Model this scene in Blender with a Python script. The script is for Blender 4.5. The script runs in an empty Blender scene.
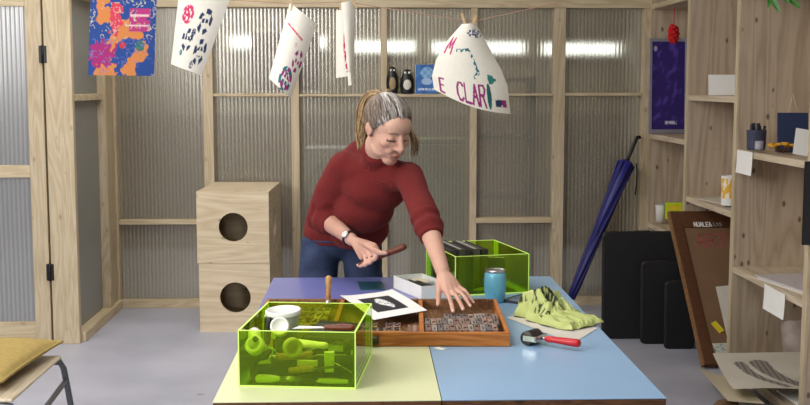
import bpy, math, random
from mathutils import Vector, Matrix, Euler, noise
random.seed(7)
scene = bpy.context.scene
COL = scene.collection
PI = math.pi

# ------------------------------------------------------------------ helpers
def lin(c):
    c = c / 255.0
    return c / 12.92 if c <= 0.04045 else ((c + 0.055) / 1.055) ** 2.4
def S(r, g, b):
    return (lin(r), lin(g), lin(b))
def mixc(a, b, t):
    return tuple(a[i] * (1 - t) + b[i] * t for i in range(3))
def smooth(a, b, x):
    t = max(0.0, min(1.0, (x - a) / (b - a)))
    return t * t * (3 - 2 * t)

class MB:
    """collects geometry for one mesh"""
    def __init__(s):
        s.v = []; s.f = []; s.sm = []; s.mi = []; s.c = {}
    def add(s, vs, fs, sm=False, mi=0, M=None):
        b = len(s.v)
        for p in vs:
            p = Vector(p)
            s.v.append(M @ p if M is not None else p)
        for f in fs:
            s.f.append([b + i for i in f]); s.sm.append(sm); s.mi.append(mi)
        return s
    def box(s, lo, hi, M=None, mi=0):
        x0, y0, z0 = lo; x1, y1, z1 = hi
        vs = [(x0,y0,z0),(x1,y0,z0),(x1,y1,z0),(x0,y1,z0),(x0,y0,z1),(x1,y0,z1),(x1,y1,z1),(x0,y1,z1)]
        fs = [(0,3,2,1),(4,5,6,7),(0,1,5,4),(1,2,6,5),(2,3,7,6),(3,0,4,7)]
        return s.add(vs, fs, M=M, mi=mi)
    def ell(s, c, r, M=None, n=16, m=10, mi=0):
        if not hasattr(r, '__len__'): r = (r, r, r)
        vs = [(c[0], c[1], c[2] - r[2])]
        for j in range(1, m):
            t = -PI/2 + PI * j / m
            for i in range(n):
                a = 2*PI*i/n
                vs.append((c[0]+r[0]*math.cos(t)*math.cos(a), c[1]+r[1]*math.cos(t)*math.sin(a), c[2]+r[2]*math.sin(t)))
        vs.append((c[0], c[1], c[2] + r[2]))
        fs = []
        for i in range(n): fs.append((0, 1+(i+1) % n, 1+i))
        for j in range(m-2):
            for i in range(n):
                a = 1+j*n+i; b = 1+j*n+(i+1) % n
                fs.append((a, b, b+n, a+n))
        l = len(vs)-1; o = 1+(m-2)*n
        for i in range(n): fs.append((o+i, o+(i+1) % n, l))
        return s.add(vs, fs, True, mi, M)
    def tube(s, pts, rs, n=12, cap=True, mi=0, M=None, rounded=False, flat=1.0, sm=True):
        pts = [Vector(p) for p in pts]
        if not hasattr(rs, '__len__'): rs = [rs]*len(pts)
        rs = list(rs)
        if rounded:
            d0 = (pts[0]-pts[1]).normalized(); d1 = (pts[-1]-pts[-2]).normalized()
            A = [(0.05, 1.0), (0.5, 0.866), (0.866, 0.5), (1.0, 0.05)]
            pre = [(pts[0]+d0*rs[0]*a, rs[0]*b) for a, b in A[::-1]]
            post = [(pts[-1]+d1*rs[-1]*a, rs[-1]*b) for a, b in A]
            pts = [p for p, _ in pre]+pts+[p for p, _ in post]
            rs = [r for _, r in pre]+rs+[r for _, r in post]
        t0 = (pts[1]-pts[0]).normalized()
        ref = Vector((0, 0, 1)) if abs(t0.z) < .9 else Vector((1, 0, 0))
        u = t0.cross(ref).normalized(); vs = []; fs = []
        for k, p in enumerate(pts):
            a = pts[max(0, k-1)]; b = pts[min(len(pts)-1, k+1)]
            t = (b-a).normalized()
            u = (u - t*u.dot(t)).normalized(); w = t.cross(u)
            for i in range(n):
                an = 2*PI*i/n
                vs.append(p + u*math.cos(an)*rs[k] + w*math.sin(an)*rs[k]*flat)
        for k in range(len(pts)-1):
            for i in range(n):
                a = k*n+i; b = k*n+(i+1) % n
                fs.append((a, b, b+n, a+n))
        if cap:
            fs.append(tuple(range(n))[::-1]); fs.append(tuple((len(pts)-1)*n+i for i in range(n)))
        return s.add(vs, fs, sm, mi, M)
    def cap(s, p0, p1, r0, r1, n=16):
        return s.tube([p0, p1], [r0, r1], n=n, rounded=True)
    def lathe(s, prof, n=28, c=(0, 0, 0), M=None, mi=0, sm=True):
        vs = []; fs = []
        for r, z in prof:
            for i in range(n):
                a = 2*PI*i/n
                vs.append((c[0]+r*math.cos(a), c[1]+r*math.sin(a), c[2]+z))
        k = len(prof)
        for j in range(k-1):
            for i in range(n):
                a = j*n+i; b = j*n+(i+1) % n
                fs.append((a, b, b+n, a+n))
        if prof[0][0] > 1e-6: fs.append(tuple(range(n))[::-1])
        if prof[-1][0] > 1e-6: fs.append(tuple((k-1)*n+i for i in range(n)))
        return s.add(vs, fs, sm, mi, M)
    def prism(s, poly, z0, z1, M=None, mi=0):
        n = len(poly)
        vs = [(x, y, z0) for x, y in poly]+[(x, y, z1) for x, y in poly]
        fs = [tuple(range(n))[::-1], tuple(range(n, 2*n))]
        for i in range(n):
            j = (i+1) % n
            fs.append((i, j, n+j, n+i))
        return s.add(vs, fs, M=M, mi=mi)
    def grid(s, fn, nu, nv, cf=None, sm=True, mi=0):
        b = len(s.v); vs = []; fs = []
        for j in range(nv+1):
            for i in range(nu+1):
                u = i/nu; v = j/nv
                vs.append(fn(u, v))
                if cf: s.c[b+len(vs)-1] = cf(u, v)
        for j in range(nv):
            for i in range(nu):
                a = j*(nu+1)+i
                fs.append((a, a+1, a+nu+2, a+nu+1))
        return s.add(vs, fs, sm, mi)

def to_mesh(name, mb):
    me = bpy.data.meshes.new(name)
    me.from_pydata([tuple(v) for v in mb.v], [], mb.f)
    me.polygons.foreach_set('use_smooth', mb.sm)
    me.polygons.foreach_set('material_index', mb.mi)
    if mb.c:
        at = me.color_attributes.new('paint', 'FLOAT_COLOR', 'POINT')
        for i in range(len(mb.v)):
            c = mb.c.get(i, (1, 1, 1)); at.data[i].color = (c[0], c[1], c[2], 1)
    me.update()
    return me
def obj(name, mb, mat, parent=None, bevel=0, label=None, loc=None, rot=None):
    me = to_mesh(name, mb) if isinstance(mb, MB) else mb
    o = bpy.data.objects.new(name, me)
    COL.objects.link(o)
    for m in (mat if isinstance(mat, (list, tuple)) else [mat]): me.materials.append(m)
    if parent is not None: o.parent = parent
    if bevel:
        md = o.modifiers.new('bevel', 'BEVEL'); md.width = bevel; md.segments = 2
        md.limit_method = 'ANGLE'; md.angle_limit = math.radians(40)
    if label: o['label'] = label
    if loc: o.location = loc
    if rot: o.rotation_euler = rot
    return o
def tag(o, label, cat, group=None):
    o['label'] = label; o['category'] = cat
    if group: o['group'] = group
    return o
def thing(name, label, cat, loc=(0, 0, 0), rot=(0, 0, 0), group=None):
    o = bpy.data.objects.new(name, None); o.empty_display_size = .05
    COL.objects.link(o); o.location = loc; o.rotation_euler = rot
    return tag(o, label, cat, group)
def structure(name, mb=None, mat=None, loc=(0, 0, 0)):
    if mb is None:
        o = bpy.data.objects.new(name, None); COL.objects.link(o); o.location = loc
    else:
        o = obj(name, mb, mat)
    o['kind'] = 'structure'
    return o
def B(lo, hi): return MB().box(lo, hi)
def dup(o, parent=None):
    c = o.copy(); COL.objects.link(c)
    if parent is not None: c.parent = parent
    for ch in list(o.children): dup(ch, c)
    return c
def voxel(mb, size, it=3, fac=.5):
    """one continuous surface out of overlapping closed solids"""
    me = to_mesh('raw', mb); o = bpy.data.objects.new('raw', me); COL.objects.link(o)
    r = o.modifiers.new('r', 'REMESH'); r.mode = 'VOXEL'; r.voxel_size = size
    sm = o.modifiers.new('s', 'SMOOTH'); sm.iterations = it; sm.factor = fac
    dg = bpy.context.evaluated_depsgraph_get()
    out = bpy.data.meshes.new_from_object(o.evaluated_get(dg))
    bpy.data.objects.remove(o); bpy.data.meshes.remove(me)
    out.polygons.foreach_set('use_smooth', [True]*len(out.polygons))
    return out
def paint(me, fn):
    at = me.color_attributes.new('paint', 'FLOAT_COLOR', 'POINT')
    for i, v in enumerate(me.vertices):
        c = fn(v.co, v.normal); at.data[i].color = (c[0], c[1], c[2], 1)
    return me

# ------------------------------------------------------------------ materials
class NT:
    def __init__(s, name):
        s.m = bpy.data.materials.new(name); s.m.use_nodes = True
        s.t = s.m.node_tree; s.t.nodes.clear()
        s.out = s.t.nodes.new('ShaderNodeOutputMaterial')
    def n(s, typ, ins=None, **kw):
        nd = s.t.nodes.new(typ)
        for k, v in kw.items(): setattr(nd, k, v)
        for k, v in (ins or {}).items(): s.set(nd.inputs[k], v)
        return nd
    def set(s, sock, v):
        if isinstance(v, bpy.types.NodeSocket): s.t.links.new(v, sock)
        elif isinstance(v, (tuple, list)) and sock.type == 'RGBA': sock.default_value = (*v[:3], 1)
        else: sock.default_value = v
    def math(s, op, a, b=0.0, clamp=False):
        nd = s.n('ShaderNodeMath', operation=op, use_clamp=clamp)
        s.set(nd.inputs[0], a); s.set(nd.inputs[1], b); return nd.outputs[0]
    def ramp(s, fac, stops):
        nd = s.n('ShaderNodeValToRGB'); s.set(nd.inputs[0], fac)
        e = nd.color_ramp.elements
        while len(e) < len(stops): e.new(.5)
        for k, (p, c) in enumerate(stops):
            e[k].position = p; e[k].color = (*c, 1) if len(c) == 3 else c
        return nd.outputs[0]
    def mix(s, f, a, b, blend='MIX'):
        nd = s.n('ShaderNodeMix', data_type='RGBA', blend_type=blend)
        s.set(nd.inputs[0], f); s.set(nd.inputs[6], a); s.set(nd.inputs[7], b)
        return nd.outputs[2]
    def bsdf(s, col, rough=.5, metal=0, spec=.5, **kw):
        ins = {'Base Color': col, 'Roughness': rough, 'Metallic': metal, 'Specular IOR Level': spec}
        ins.update(kw)
        return s.n('ShaderNodeBsdfPrincipled', ins)
    def done(s, sh):
        s.t.links.new(sh.outputs[0] if hasattr(sh, 'outputs') else sh, s.out.inputs[0]); return s.m
    def bump(s, h, st=.3, dist=.01):
        return s.n('ShaderNodeBump', {'Height': h, 'Strength': st, 'Distance': dist}).outputs[0]
    def pos(s, scale=(1, 1, 1), rnd=0.0, obj_space=False):
        src = s.n('ShaderNodeTexCoord').outputs['Object'] if obj_space else s.n('ShaderNodeNewGeometry').outputs['Position']
        if rnd:
            r = s.n('ShaderNodeObjectInfo').outputs['Random']
            k = s.math('MULTIPLY', r, rnd)
            cb = s.n('ShaderNodeCombineXYZ', {0: k, 1: k, 2: k}).outputs[0]
            src = s.n('ShaderNodeVectorMath', {0: src, 1: cb}, operation='ADD').outputs[0]
        return s.n('ShaderNodeVectorMath', {0: src, 1: scale}, operation='MULTIPLY').outputs[0]

def plain(name, col, rough=.5, metal=0, spec=.5, var=.08, scale=30, bump=0.0, bscale=200, **kw):
    t = NT(name)
    nz = t.n('ShaderNodeTexNoise', {'Vector': t.pos(), 'Scale': scale, 'Detail': 4.0}).outputs[0]
    c = t.ramp(nz, [(.3, tuple(x*(1-var) for x in col)), (.7, tuple(min(1, x*(1+var)) for x in col))])
    b = t.bsdf(c, rough, metal, spec, **kw)
    if bump:
        n2 = t.n('ShaderNodeTexNoise', {'Vector': t.pos(), 'Scale': bscale, 'Detail': 3.0}).outputs[0]
        t.set(b.inputs['Normal'], t.bump(n2, bump, .003))
    return t.done(b)
def painted(name, rough=.6, var=.05, spec=.4, knit=0, **kw):
    t = NT(name)
    a = t.n('ShaderNodeVertexColor', layer_name='paint').outputs[0]
    nz = t.n('ShaderNodeTexNoise', {'Vector': t.pos(), 'Scale': 60.0, 'Detail': 3.0}).outputs[0]
    k = t.ramp(nz, [(.3, (1-var,)*3), (.7, (1+0*var,)*3)])
    c = t.mix(1.0, a, k, 'MULTIPLY')
    return t.done(t.bsdf(c, rough, 0, spec, **kw))
def wood(name, light, dark, axis='z', scale=1.0, knots=.6, rough=.55, contrast=1.0, spec=.3):
    t = NT(name)
    st = {'x': (.09, 1, 1), 'y': (1, .09, 1), 'z': (1, 1, .09)}[axis]
    p = t.pos(tuple(q*scale for q in st), rnd=7.0)
    n1 = t.n('ShaderNodeTexNoise', {'Vector': p, 'Scale': 5.0, 'Detail': 3.0, 'Distortion': .4}).outputs[0]
    rings = t.math('FRACT', t.math('MULTIPLY', n1, 13.0))
    rings = t.math('ABSOLUTE', t.math('SUBTRACT', rings, .5))
    fine = t.n('ShaderNodeTexNoise', {'Vector': p, 'Scale': 90.0, 'Detail': 2.0}).outputs[0]
    f = t.math('ADD', t.math('MULTIPLY', rings, 1.1*contrast), t.math('MULTIPLY', fine, .5))
    big = t.n('ShaderNodeTexNoise', {'Vector': t.pos(rnd=7.0), 'Scale': 2.2, 'Detail': 2.0}).outputs[0]
    f = t.math('ADD', f, t.math('MULTIPLY', t.math('SUBTRACT', big, .5), .6))
    c = t.ramp(f, [(.1, dark), (.75, light)])
    if knots:
        kp = t.pos(tuple((.55 if q < .5 else 1.0) for q in st), rnd=7.0)
        vo = t.n('ShaderNodeTexVoronoi', {'Vector': kp, 'Scale': 12.0, 'Randomness': 1.0}).outputs['Distance']
        kf = t.ramp(vo, [(.075, (1, 1, 1)), (.135, (0, 0, 0))])
        c = t.mix(t.math('MULTIPLY', kf, knots), c, tuple(x*.25 for x in dark))
    b = t.bsdf(c, rough, 0, spec)
    t.set(b.inputs['Normal'], t.bump(f, .08, .004))
    return t.done(b)

PL, PD = S(218, 202, 174), S(192, 172, 140)
M = {}
M['ply_z'] = wood('spruce plywood upright', PL, PD, 'z')
M['ply_x'] = wood('spruce plywood across', PL, PD, 'x', .8, .6, contrast=.7)
M['ply_y'] = wood('spruce plywood deep', PL, PD, 'y', .8, .6, contrast=.7)
SL, SD = S(192, 174, 152), S(164, 144, 122)
M['shelf_z'] = wood('shelf plywood upright', SL, SD, 'z', .8, .85, contrast=1.0)
M['shelf_y'] = wood('shelf plywood deep', S(206, 190, 166), S(180, 162, 136), 'y', 1, .5)
M['stud'] = wood('spruce stud', S(200, 184, 156), S(176, 158, 126), 'z', 1.5, .35)
M['rail'] = wood('spruce rail', S(206, 190, 160), S(184, 164, 130), 'x', 1.5, .3)
M['rail_y'] = wood('spruce rail deep', S(214, 198, 166), S(190, 168, 132), 'y', 1.5, .3)
M['case'] = wood('type case oak', S(196, 122, 60), S(148, 84, 36), 'x', 3, 0, .4)
M['case_dark'] = wood('type case floor', S(140, 102, 68), S(92, 64, 44), 'y', 3, 0, .6)
M['edge'] = wood('chipboard edge', S(110, 74, 46), S(60, 38, 24), 'x', 9, .6, .7)
M['dowel'] = wood('turned handle', S(196, 156, 102), S(150, 104, 60), 'y', 5, 0, .4)
M['dowel_dark'] = wood('dark handle', S(120, 62, 40), S(78, 36, 24), 'x', 6, 0, .4)
M['brown_board'] = wood('brown board', S(106, 70, 46), S(80, 50, 32), 'z', 1.2, 0, .5, .4)
M['brown_panel'] = plain('brown card panel', S(124, 94, 68), .7, var=.06, scale=6)

def floor_mat():
    t = NT('painted concrete')
    n1 = t.n('ShaderNodeTexNoise', {'Vector': t.pos(), 'Scale': 1.6, 'Detail': 6.0, 'Roughness': .6}).outputs[0]
    n2 = t.n('ShaderNodeTexNoise', {'Vector': t.pos(), 'Scale': 40.0, 'Detail': 4.0}).outputs[0]
    c = t.ramp(n1, [(.3, S(162, 164, 178)), (.7, S(188, 189, 202))])
    vo = t.n('ShaderNodeTexVoronoi', {'Vector': t.pos(), 'Scale': 2.3}).outputs['Distance']
    k = t.ramp(t.math('ADD', vo, t.math('MULTIPLY', n2, .05)), [(.055, (1, 1, 1)), (.085, (0, 0, 0))])
    c = t.mix(t.math('MULTIPLY', k, .55), c, S(96, 92, 92))
    b = t.bsdf(c, t.math('ADD', t.math('MULTIPLY', n1, .25), .28), 0, .4)
    t.set(b.inputs['Normal'], t.bump(n2, .05, .004))
    return t.done(b)
M['floor'] = floor_mat()

def sheet_mat(name, axis, tint, opac):
    """ribbed twin-wall polycarbonate"""
    t = NT(name)
    sx = t.n('ShaderNodeSeparateXYZ', {0: t.pos()}).outputs[axis]
    w = t.math('SINE', t.math('MULTIPLY', sx, 2*PI/.0262))
    w = t.math('ADD', t.math('MULTIPLY', w, .5), .5)
    big = t.n('ShaderNodeTexNoise', {'Vector': t.pos((.8, .8, 1.3), rnd=3.0), 'Scale': 1.4, 'Detail': 2.0}).outputs[0]
    c = t.ramp(t.math('ADD', t.math('MULTIPLY', w, .62), t.math('MULTIPLY', big, .40)), [(.1, tuple(x*.66 for x in tint)), (.85, tint)])
    nrm = t.bump(w, .36, .004)
    d = t.n('ShaderNodeBsdfDiffuse', {'Color': c})
    g = t.n('ShaderNodeBsdfGlossy', {'Color': (.9, .9, .9), 'Roughness': .22, 'Normal': nrm})
    cr = t.mix(.55, c, (.86, .86, .84))
    r = t.n('ShaderNodeBsdfRefraction', {'Color': cr, 'Roughness': .17, 'IOR': 1.25, 'Normal': nrm})
    a = t.n('ShaderNodeMixShader', {0: opac, 1: r.outputs[0], 2: d.outputs[0]})
    b = t.n('ShaderNodeMixShader', {0: .10, 1: a.outputs[0], 2: g.outputs[0]})
    return t.done(b)
M['sheet'] = sheet_mat('ribbed polycarbonate', 0, S(206, 198, 176), .27)
M['sheet_side'] = sheet_mat('ribbed polycarbonate side', 1, S(205, 205, 198), .5)
M['sheet_door'] = sheet_mat('ribbed polycarbonate door', 0, S(190, 192, 194), .5)

def acrylic(name, tint, fill, mixf):
    t = NT(name)
    tr = t.n('ShaderNodeBsdfTransparent', {'Color': tint})
    df = t.n('ShaderNodeBsdfTranslucent', {'Color': fill})
    dd = t.n('ShaderNodeBsdfDiffuse', {'Color': fill})
    ad = t.n('ShaderNodeMixShader', {0: .5, 1: df.outputs[0], 2: dd.outputs[0]})
    gl = t.n('ShaderNodeBsdfGlossy', {'Color': (1, 1, 1), 'Roughness': .06})
    a = t.n('ShaderNodeMixShader', {0: mixf, 1: tr.outputs[0], 2: ad.outputs[0]})
    fr = t.n('ShaderNodeFresnel', {'IOR': 1.3})
    b = t.n('ShaderNodeMixShader', {0: fr.outputs[0], 1: a.outputs[0], 2: gl.outputs[0]})
    return t.done(b)
M['acrylic'] = acrylic('fluorescent green acrylic', (.82, .97, .32), S(206, 236, 60), .12)
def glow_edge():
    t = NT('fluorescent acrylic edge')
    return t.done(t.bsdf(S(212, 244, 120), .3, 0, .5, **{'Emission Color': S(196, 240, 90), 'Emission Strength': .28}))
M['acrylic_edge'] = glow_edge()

M['paper'] = plain('white paper', S(236, 235, 230), .75, var=.02, scale=12)
M['paper_grey'] = plain('off white paper', S(214, 208, 196), .8, var=.05, scale=9)
M['cream'] = plain('cream paper', S(212, 200, 172), .8, var=.06, scale=7)
M['card_grey'] = plain('grey card', S(168, 164, 156), .75)
M['white_plastic'] = plain('white plastic', S(236, 236, 226), .35, var=.03)
M['black'] = plain('black fabric', S(24, 23, 24), .8, var=.2, scale=60, bump=.1)
M['black_plastic'] = plain('black plastic', S(26, 25, 26), .4, var=.1)
M['black_metal'] = plain('black steel', S(34, 33, 34), .4, .6)
M['rubber'] = plain('black roller rubber', S(42, 36, 36), .4)
M['steel'] = plain('steel', S(190, 190, 188), .28, 1.0)
M['grey_tube'] = plain('grey painted tube', S(98, 102, 106), .35, .3)
M['red'] = plain('red plastic', S(196, 26, 34), .35, var=.05)
M['red_wool'] = plain('red wool', S(190, 20, 22), .9, var=.25, scale=120, bump=.6, bscale=140)
M['string'] = plain('cotton string', S(206, 190, 160), .9)
M['peg'] = wood('clothes peg wood', S(216, 186, 138), S(190, 156, 108), 'z', 6, 0)
M['tumbler'] = plain('light blue enamel', S(112, 184, 206), .35, .15, var=.05)
M['teal'] = plain('dark teal tile', S(42, 84, 98), .3)
M['navy'] = plain('navy notebook cover', S(34, 48, 84), .6)
M['umbrella'] = plain('blue umbrella nylon', S(34, 36, 128), .45, var=.15, scale=20)
M['lime'] = plain('lime packaging', S(190, 220, 40), .5)
M['yellow_tag'] = plain('yellow tape', S(226, 206, 40), .6)
M['leaf'] = plain('green leaf', S(70, 130, 50), .45, var=.25, scale=25)
M['terracotta'] = plain('terracotta', S(170, 96, 64), .8)
M['mustard'] = plain('mustard linen', S(172, 148, 84), .9, var=.10, scale=40, bump=.5, bscale=500)
M['seat_ply'] = wood('seat plywood', S(212, 200, 176), S(186, 170, 142), 'y', 2, 0, .4)
M['wax'] = plain('pale wax', S(214, 208, 190), .5)
M['gold'] = plain('yellow petals', S(206, 150, 30), .6, var=.2, scale=90)
M['painted'] = painted('printed paper', .75)
M['skin'] = painted('skin', .5, .06, .35, **{'Subsurface Weight': .06, 'Subsurface Radius': (.012, .005, .003)})
M['hairmat'] = painted('hair', .5, .3, .3)
M['wall_paint'] = plain('wall paint', S(196, 190, 178), .8, var=.03, scale=3)
M['ceiling_paint'] = plain('ceiling paint', S(226, 224, 218), .8, var=.02)
M['lavender'] = plain('lavender laminate', S(112, 116, 180), .3, var=.04, scale=4, spec=.5)
M['yellow_top'] = plain('pale yellow green laminate', S(222, 226, 180), .32, var=.02, scale=4)
M['blue_top'] = plain('light blue laminate', S(146, 180, 214), .32, var=.03, scale=4)
M['denim'] = None

# ------------------------------------------------------------------ lettering by strokes (unit box)
GLY = {
 'A': [[(0,0),(.5,1),(1,0)],[(.2,.38),(.8,.38)]], 'C': [[(1,.85),(.7,1),(.3,1),(0,.7),(0,.3),(.3,0),(.7,0),(1,.15)]],
 'E': [[(1,1),(0,1),(0,0),(1,0)],[(0,.52),(.8,.52)]], 'L': [[(0,1),(0,0),(1,0)]], 'I': [[(.5,0),(.5,1)]],
 'M': [[(0,0),(.1,1),(.5,.3),(.9,1),(1,0)]], 'N': [[(0,0),(0,1),(1,0),(1,1)]],
 'R': [[(0,0),(0,1),(.75,1),(1,.8),(.75,.52),(0,.52)],[(.5,.52),(1,0)]],
 'S': [[(1,.88),(.7,1),(.3,1),(0,.8),(.2,.58),(.8,.44),(1,.22),(.7,0),(.3,0),(0,.12)]],
 'T': [[(0,1),(1,1)],[(.5,1),(.5,0)]], 'U': [[(0,1),(0,.25),(.3,0),(.7,0),(1,.25),(1,1)]],
 'Y': [[(0,1),(.5,.5),(1,1)],[(.5,.5),(.5,0)]], 'X': [[(0,0),(1,1)],[(0,1),(1,0)]], 'O': [[(.3,0),(0,.3),(0,.7),(.3,1),(.7,1),(1,.7),(1,.3),(.7,0),(.3,0)]],
}
def segd(px, py, a, b):
    ax, ay = a; bx, by = b
    dx, dy = bx-ax, by-ay; l = dx*dx+dy*dy
    t = 0 if l == 0 else max(0, min(1, ((px-ax)*dx+(py-ay)*dy)/l))
    return math.hypot(px-ax-t*dx, py-ay-t*dy)
def word_strokes(txt, x, y, w, h, gap=.3, slant=0):
    out = []
    cw = w/(len(txt)+gap*(len(txt)-1))
    for k, ch in enumerate(txt):
        for pl in GLY.get(ch, []):
            pts = [(x+k*cw*(1+gap)+p[0]*cw+slant*p[1]*h, y+p[1]*h) for p in pl]
            out += list(zip(pts, pts[1:]))
    return out
def near(segs, x, y, w):
    for a, b in segs:
        if min(a[0], b[0])-w <= x <= max(a[0], b[0])+w and min(a[1], b[1])-w <= y <= max(a[1], b[1])+w:
            if segd(x, y, a, b) < w: return True
    return False

# ================================================================== SETTING
structure('floor', B((-4.6, -.6, -.1), (2.6, 10.7, 0)), M['floor'])
structure('ceiling', B((-4.6, 1.2, 3.0), (2.6, 10.7, 3.1)), M['ceiling_paint'])
structure('wall_right', B((2.47, -.6, 0), (2.6, 10.7, 3.0)), M['wall_paint'])
structure('wall_left', B((-4.7, -.6, 0), (-4.6, 10.7, 3.0)), M['wall_paint'])
structure('wall_far', B((-4.6, 10.6, 0), (2.6, 10.7, 3.0)), plain('far wall paint', S(168, 160, 142), .8, var=.12, scale=1.2))

YB = 7.7                       # front of the partition
wb = structure('wall_back')
studs = [(-1.835, -1.735), (-1.135, -1.066), (-.531, -.475), (.09, .134), (.714, .758), (1.294, 1.372), (1.915, 1.978)]
for a, b in studs:
    obj('stud', B((a, YB-.05, 0), (b, YB+.06, 2.10)), M['stud'], wb, .003)
obj('top_beam', B((-1.835, YB-.06, 2.085), (1.978, YB+.06, 2.2)), M['rail'], wb, .004)
obj('upper_board', B((-1.835, YB, 2.2), (2.47, YB+.05, 3.0)), M['ply_x'], wb)
def rail(i, z0, z1, dy=.0):
    obj('rail', B((studs[i][1], YB-.045-dy, z0), (studs[i+1][0], YB+.04, z1)), M['rail'], wb, .003)
for i in range(6):
    rail(i, 0, .055)
rail(0, .590, .622); rail(4, .592, .628, .01)
rail(1, 1.478, 1.498); rail(3, 1.474, 1.496, .03); rail(5, 1.482, 1.502); rail(2, 1.478, 1.494); rail(4, 1.482, 1.498); 
for i in range(6):
    obj('polycarbonate_sheet', B((studs[i][1]-.02, YB+.012, .03), (studs[i+1][0]+.02, YB+.022, 2.10)), M['sheet'], wb)
obj('plywood_end', B((1.978, YB-.02, 0), (2.47, YB+.02, 2.2)), M['shelf_z'], wb)

# return wall on the left, running towards the camera
YD = 6.58
wl = structure('wall_return')
obj('post', B((-1.900, YD, 0), (-1.742, YD+.05, 3.0)), M['stud'], wl, .004)
obj('corner_post', B((-1.835, YB-.33, 0), (-1.735, YB-.28, 2.2)), M['stud'], wl, .004)
obj('sill_plate', B((-1.835, YD+.05, 0), (-1.72, YB-.05, .06)), M['rail_y'], wl, .004)
obj('top_plate', B((-1.835, YD+.05, 2.085), (-1.735, YB-.05, 2.2)), M['rail_y'], wl, .004)
obj('rail', B((-1.80, YD+.05, 1.46), (-1.755, YB-.33, 1.50)), M['rail_y'], wl, .003)
obj('plywood_strip', B((-1.81, YB-.28, 0), (-1.75, YB-.05, 2.1)), M['stud'], wl, .002)
obj('polycarbonate_sheet', B((-1.80, YD+.04, .05), (-1.79, YB-.30, 2.1)), M['sheet_side'], wl)
obj('upper_board', B((-1.835, YD+.05, 2.2), (-1.785, YB, 3.0)), M['ply_y'], wl)

# door and its surround, parallel to the partition
d1 = structure('door_1')
obj('stile', B((-2.008, YD+.01, .005), (-1.914, YD+.055, 2.09)), M['stud'], d1, .004)
obj('stile', B((-2.80, YD+.01, .005), (-2.70, YD+.055, 2.09)), M['stud'], d1, .004)
for z0, z1 in ((.005, .135), (1.008, 1.082), (2.014, 2.09)):
    obj('rail', B((-2.70, YD+.012, z0), (-2.008, YD+.053, z1)), M['rail'], d1, .003)
obj('polycarbonate_sheet', B((-2.72, YD+.028, .12), (-2.0, YD+.038, 2.03)), M['sheet_door'], d1)
for z in (.44, 1.735):
    h = obj('hinge', MB().box((-1.928, YD-.006, z-.05), (-1.884, YD+.008, z+.05)), M['black_metal'], d1, .002)
    obj('hinge_pin', MB().tube([(-1.907, YD-.008, z-.052), (-1.907, YD-.008, z+.052)], .007), M['black_metal'], h)
structure('trim_1', B((-2.9, YD, 2.10), (-1.9, YD+.06, 3.0)), M['ply_x'])
structure('trim_2', B((-4.6, YD, 0), (-2.81, YD+.06, 3.0)), M['ply_x'])

# behind the ribbed sheets: added glow strips, then what can be made out
w1 = structure('window_1')  # added strips whose glow stands in for bright streaks reflected in the sheets
t = NT('bright window pane')
STREAKM = t.done(t.n('ShaderNodeEmission', {'Color': (.84, .93, 1.0, 1), 'Strength': 7.0}))
for a, b, zc in ((-1.30, -.40, .03), (-.15, .45, -.01), (.62, 1.50, -.02), (1.68, 2.4, -.03)):
    obj('pane', B((a, 10.56, 1.88+zc), (b, 10.58, 1.985+zc)), STREAKM, w1)
    obj('frame', MB().box((a-.04, 10.54, 1.84+zc), (b+.04, 10.6, 1.88+zc)).box((a-.04, 10.54, 1.985+zc), (b+.04, 10.6, 2.025+zc)), M['white_plastic'], w1)
structure('trim_3', B((-4.6, 10.5, 0), (2.6, 10.6, 1.28)), plain('brown dado', S(120, 104, 88), .8))
tag(obj('hanging_board', B((-.82, 7.86, 1.52), (-.34, 7.89, 1.93)), plain('reddish brown board', S(122, 54, 38), .8), bevel=.01),
    'reddish brown board blurred behind the ribbed sheet, above the stacked plywood boxes', 'board')
fc_ = thing('filing_cabinet', 'pale blue-grey cabinet blurred behind the ribbed sheet, just left of the woman', 'cabinet', (-.30, 8.2, 0))
obj('cabinet_body', MB().box((-.17, -.2, 0), (.17, .2, 1.10)), plain('pale blue grey cabinet', S(188, 198, 206), .6), fc_, .01)
for z in (.08, .42, .76):
    f_ = obj('drawer', MB().box((-.16, -.215, z), (.16, -.2, z+.30)), plain('pale drawer', S(196, 204, 210), .6), fc_, .004)
    obj('drawer_pull', MB().box((-.05, -.232, z+.20), (.05, -.2155, z+.22)), M['steel'], f_)
rk = thing('dark_rack', 'dark rack blurred behind the ribbed sheet under the large lettered print', 'rack', (1.02, 8.4, 0))
for x in (-.22, .22):
    obj('rack_post', MB().box((x-.02, -.18, 0), (x+.02, .18, 1.62)), M['black_metal'], rk, .003)
for z in (.25, .70, 1.15, 1.58):
    obj('rack_shelf', MB().box((-.20, -.18, z), (.20, .18, z+.03)), plain('dark rack shelf', S(74, 66, 58), .7), rk, .003)
bq = thing('storage_crate', 'green crate blurred behind the ribbed sheet beside the woman', 'crate', (.52, 8.3, 0))
obj('crate_body', MB().box((-.2, -.15, 0), (.2, .15, 1.12)), plain('green crate', S(110, 130, 60), .7), bq, .01)
obj('crate_lid', MB().box((-.21, -.16, 1.12), (.21, .16, 1.16)), plain('green crate lid', S(96, 120, 50), .7), bq, .01)

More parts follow.
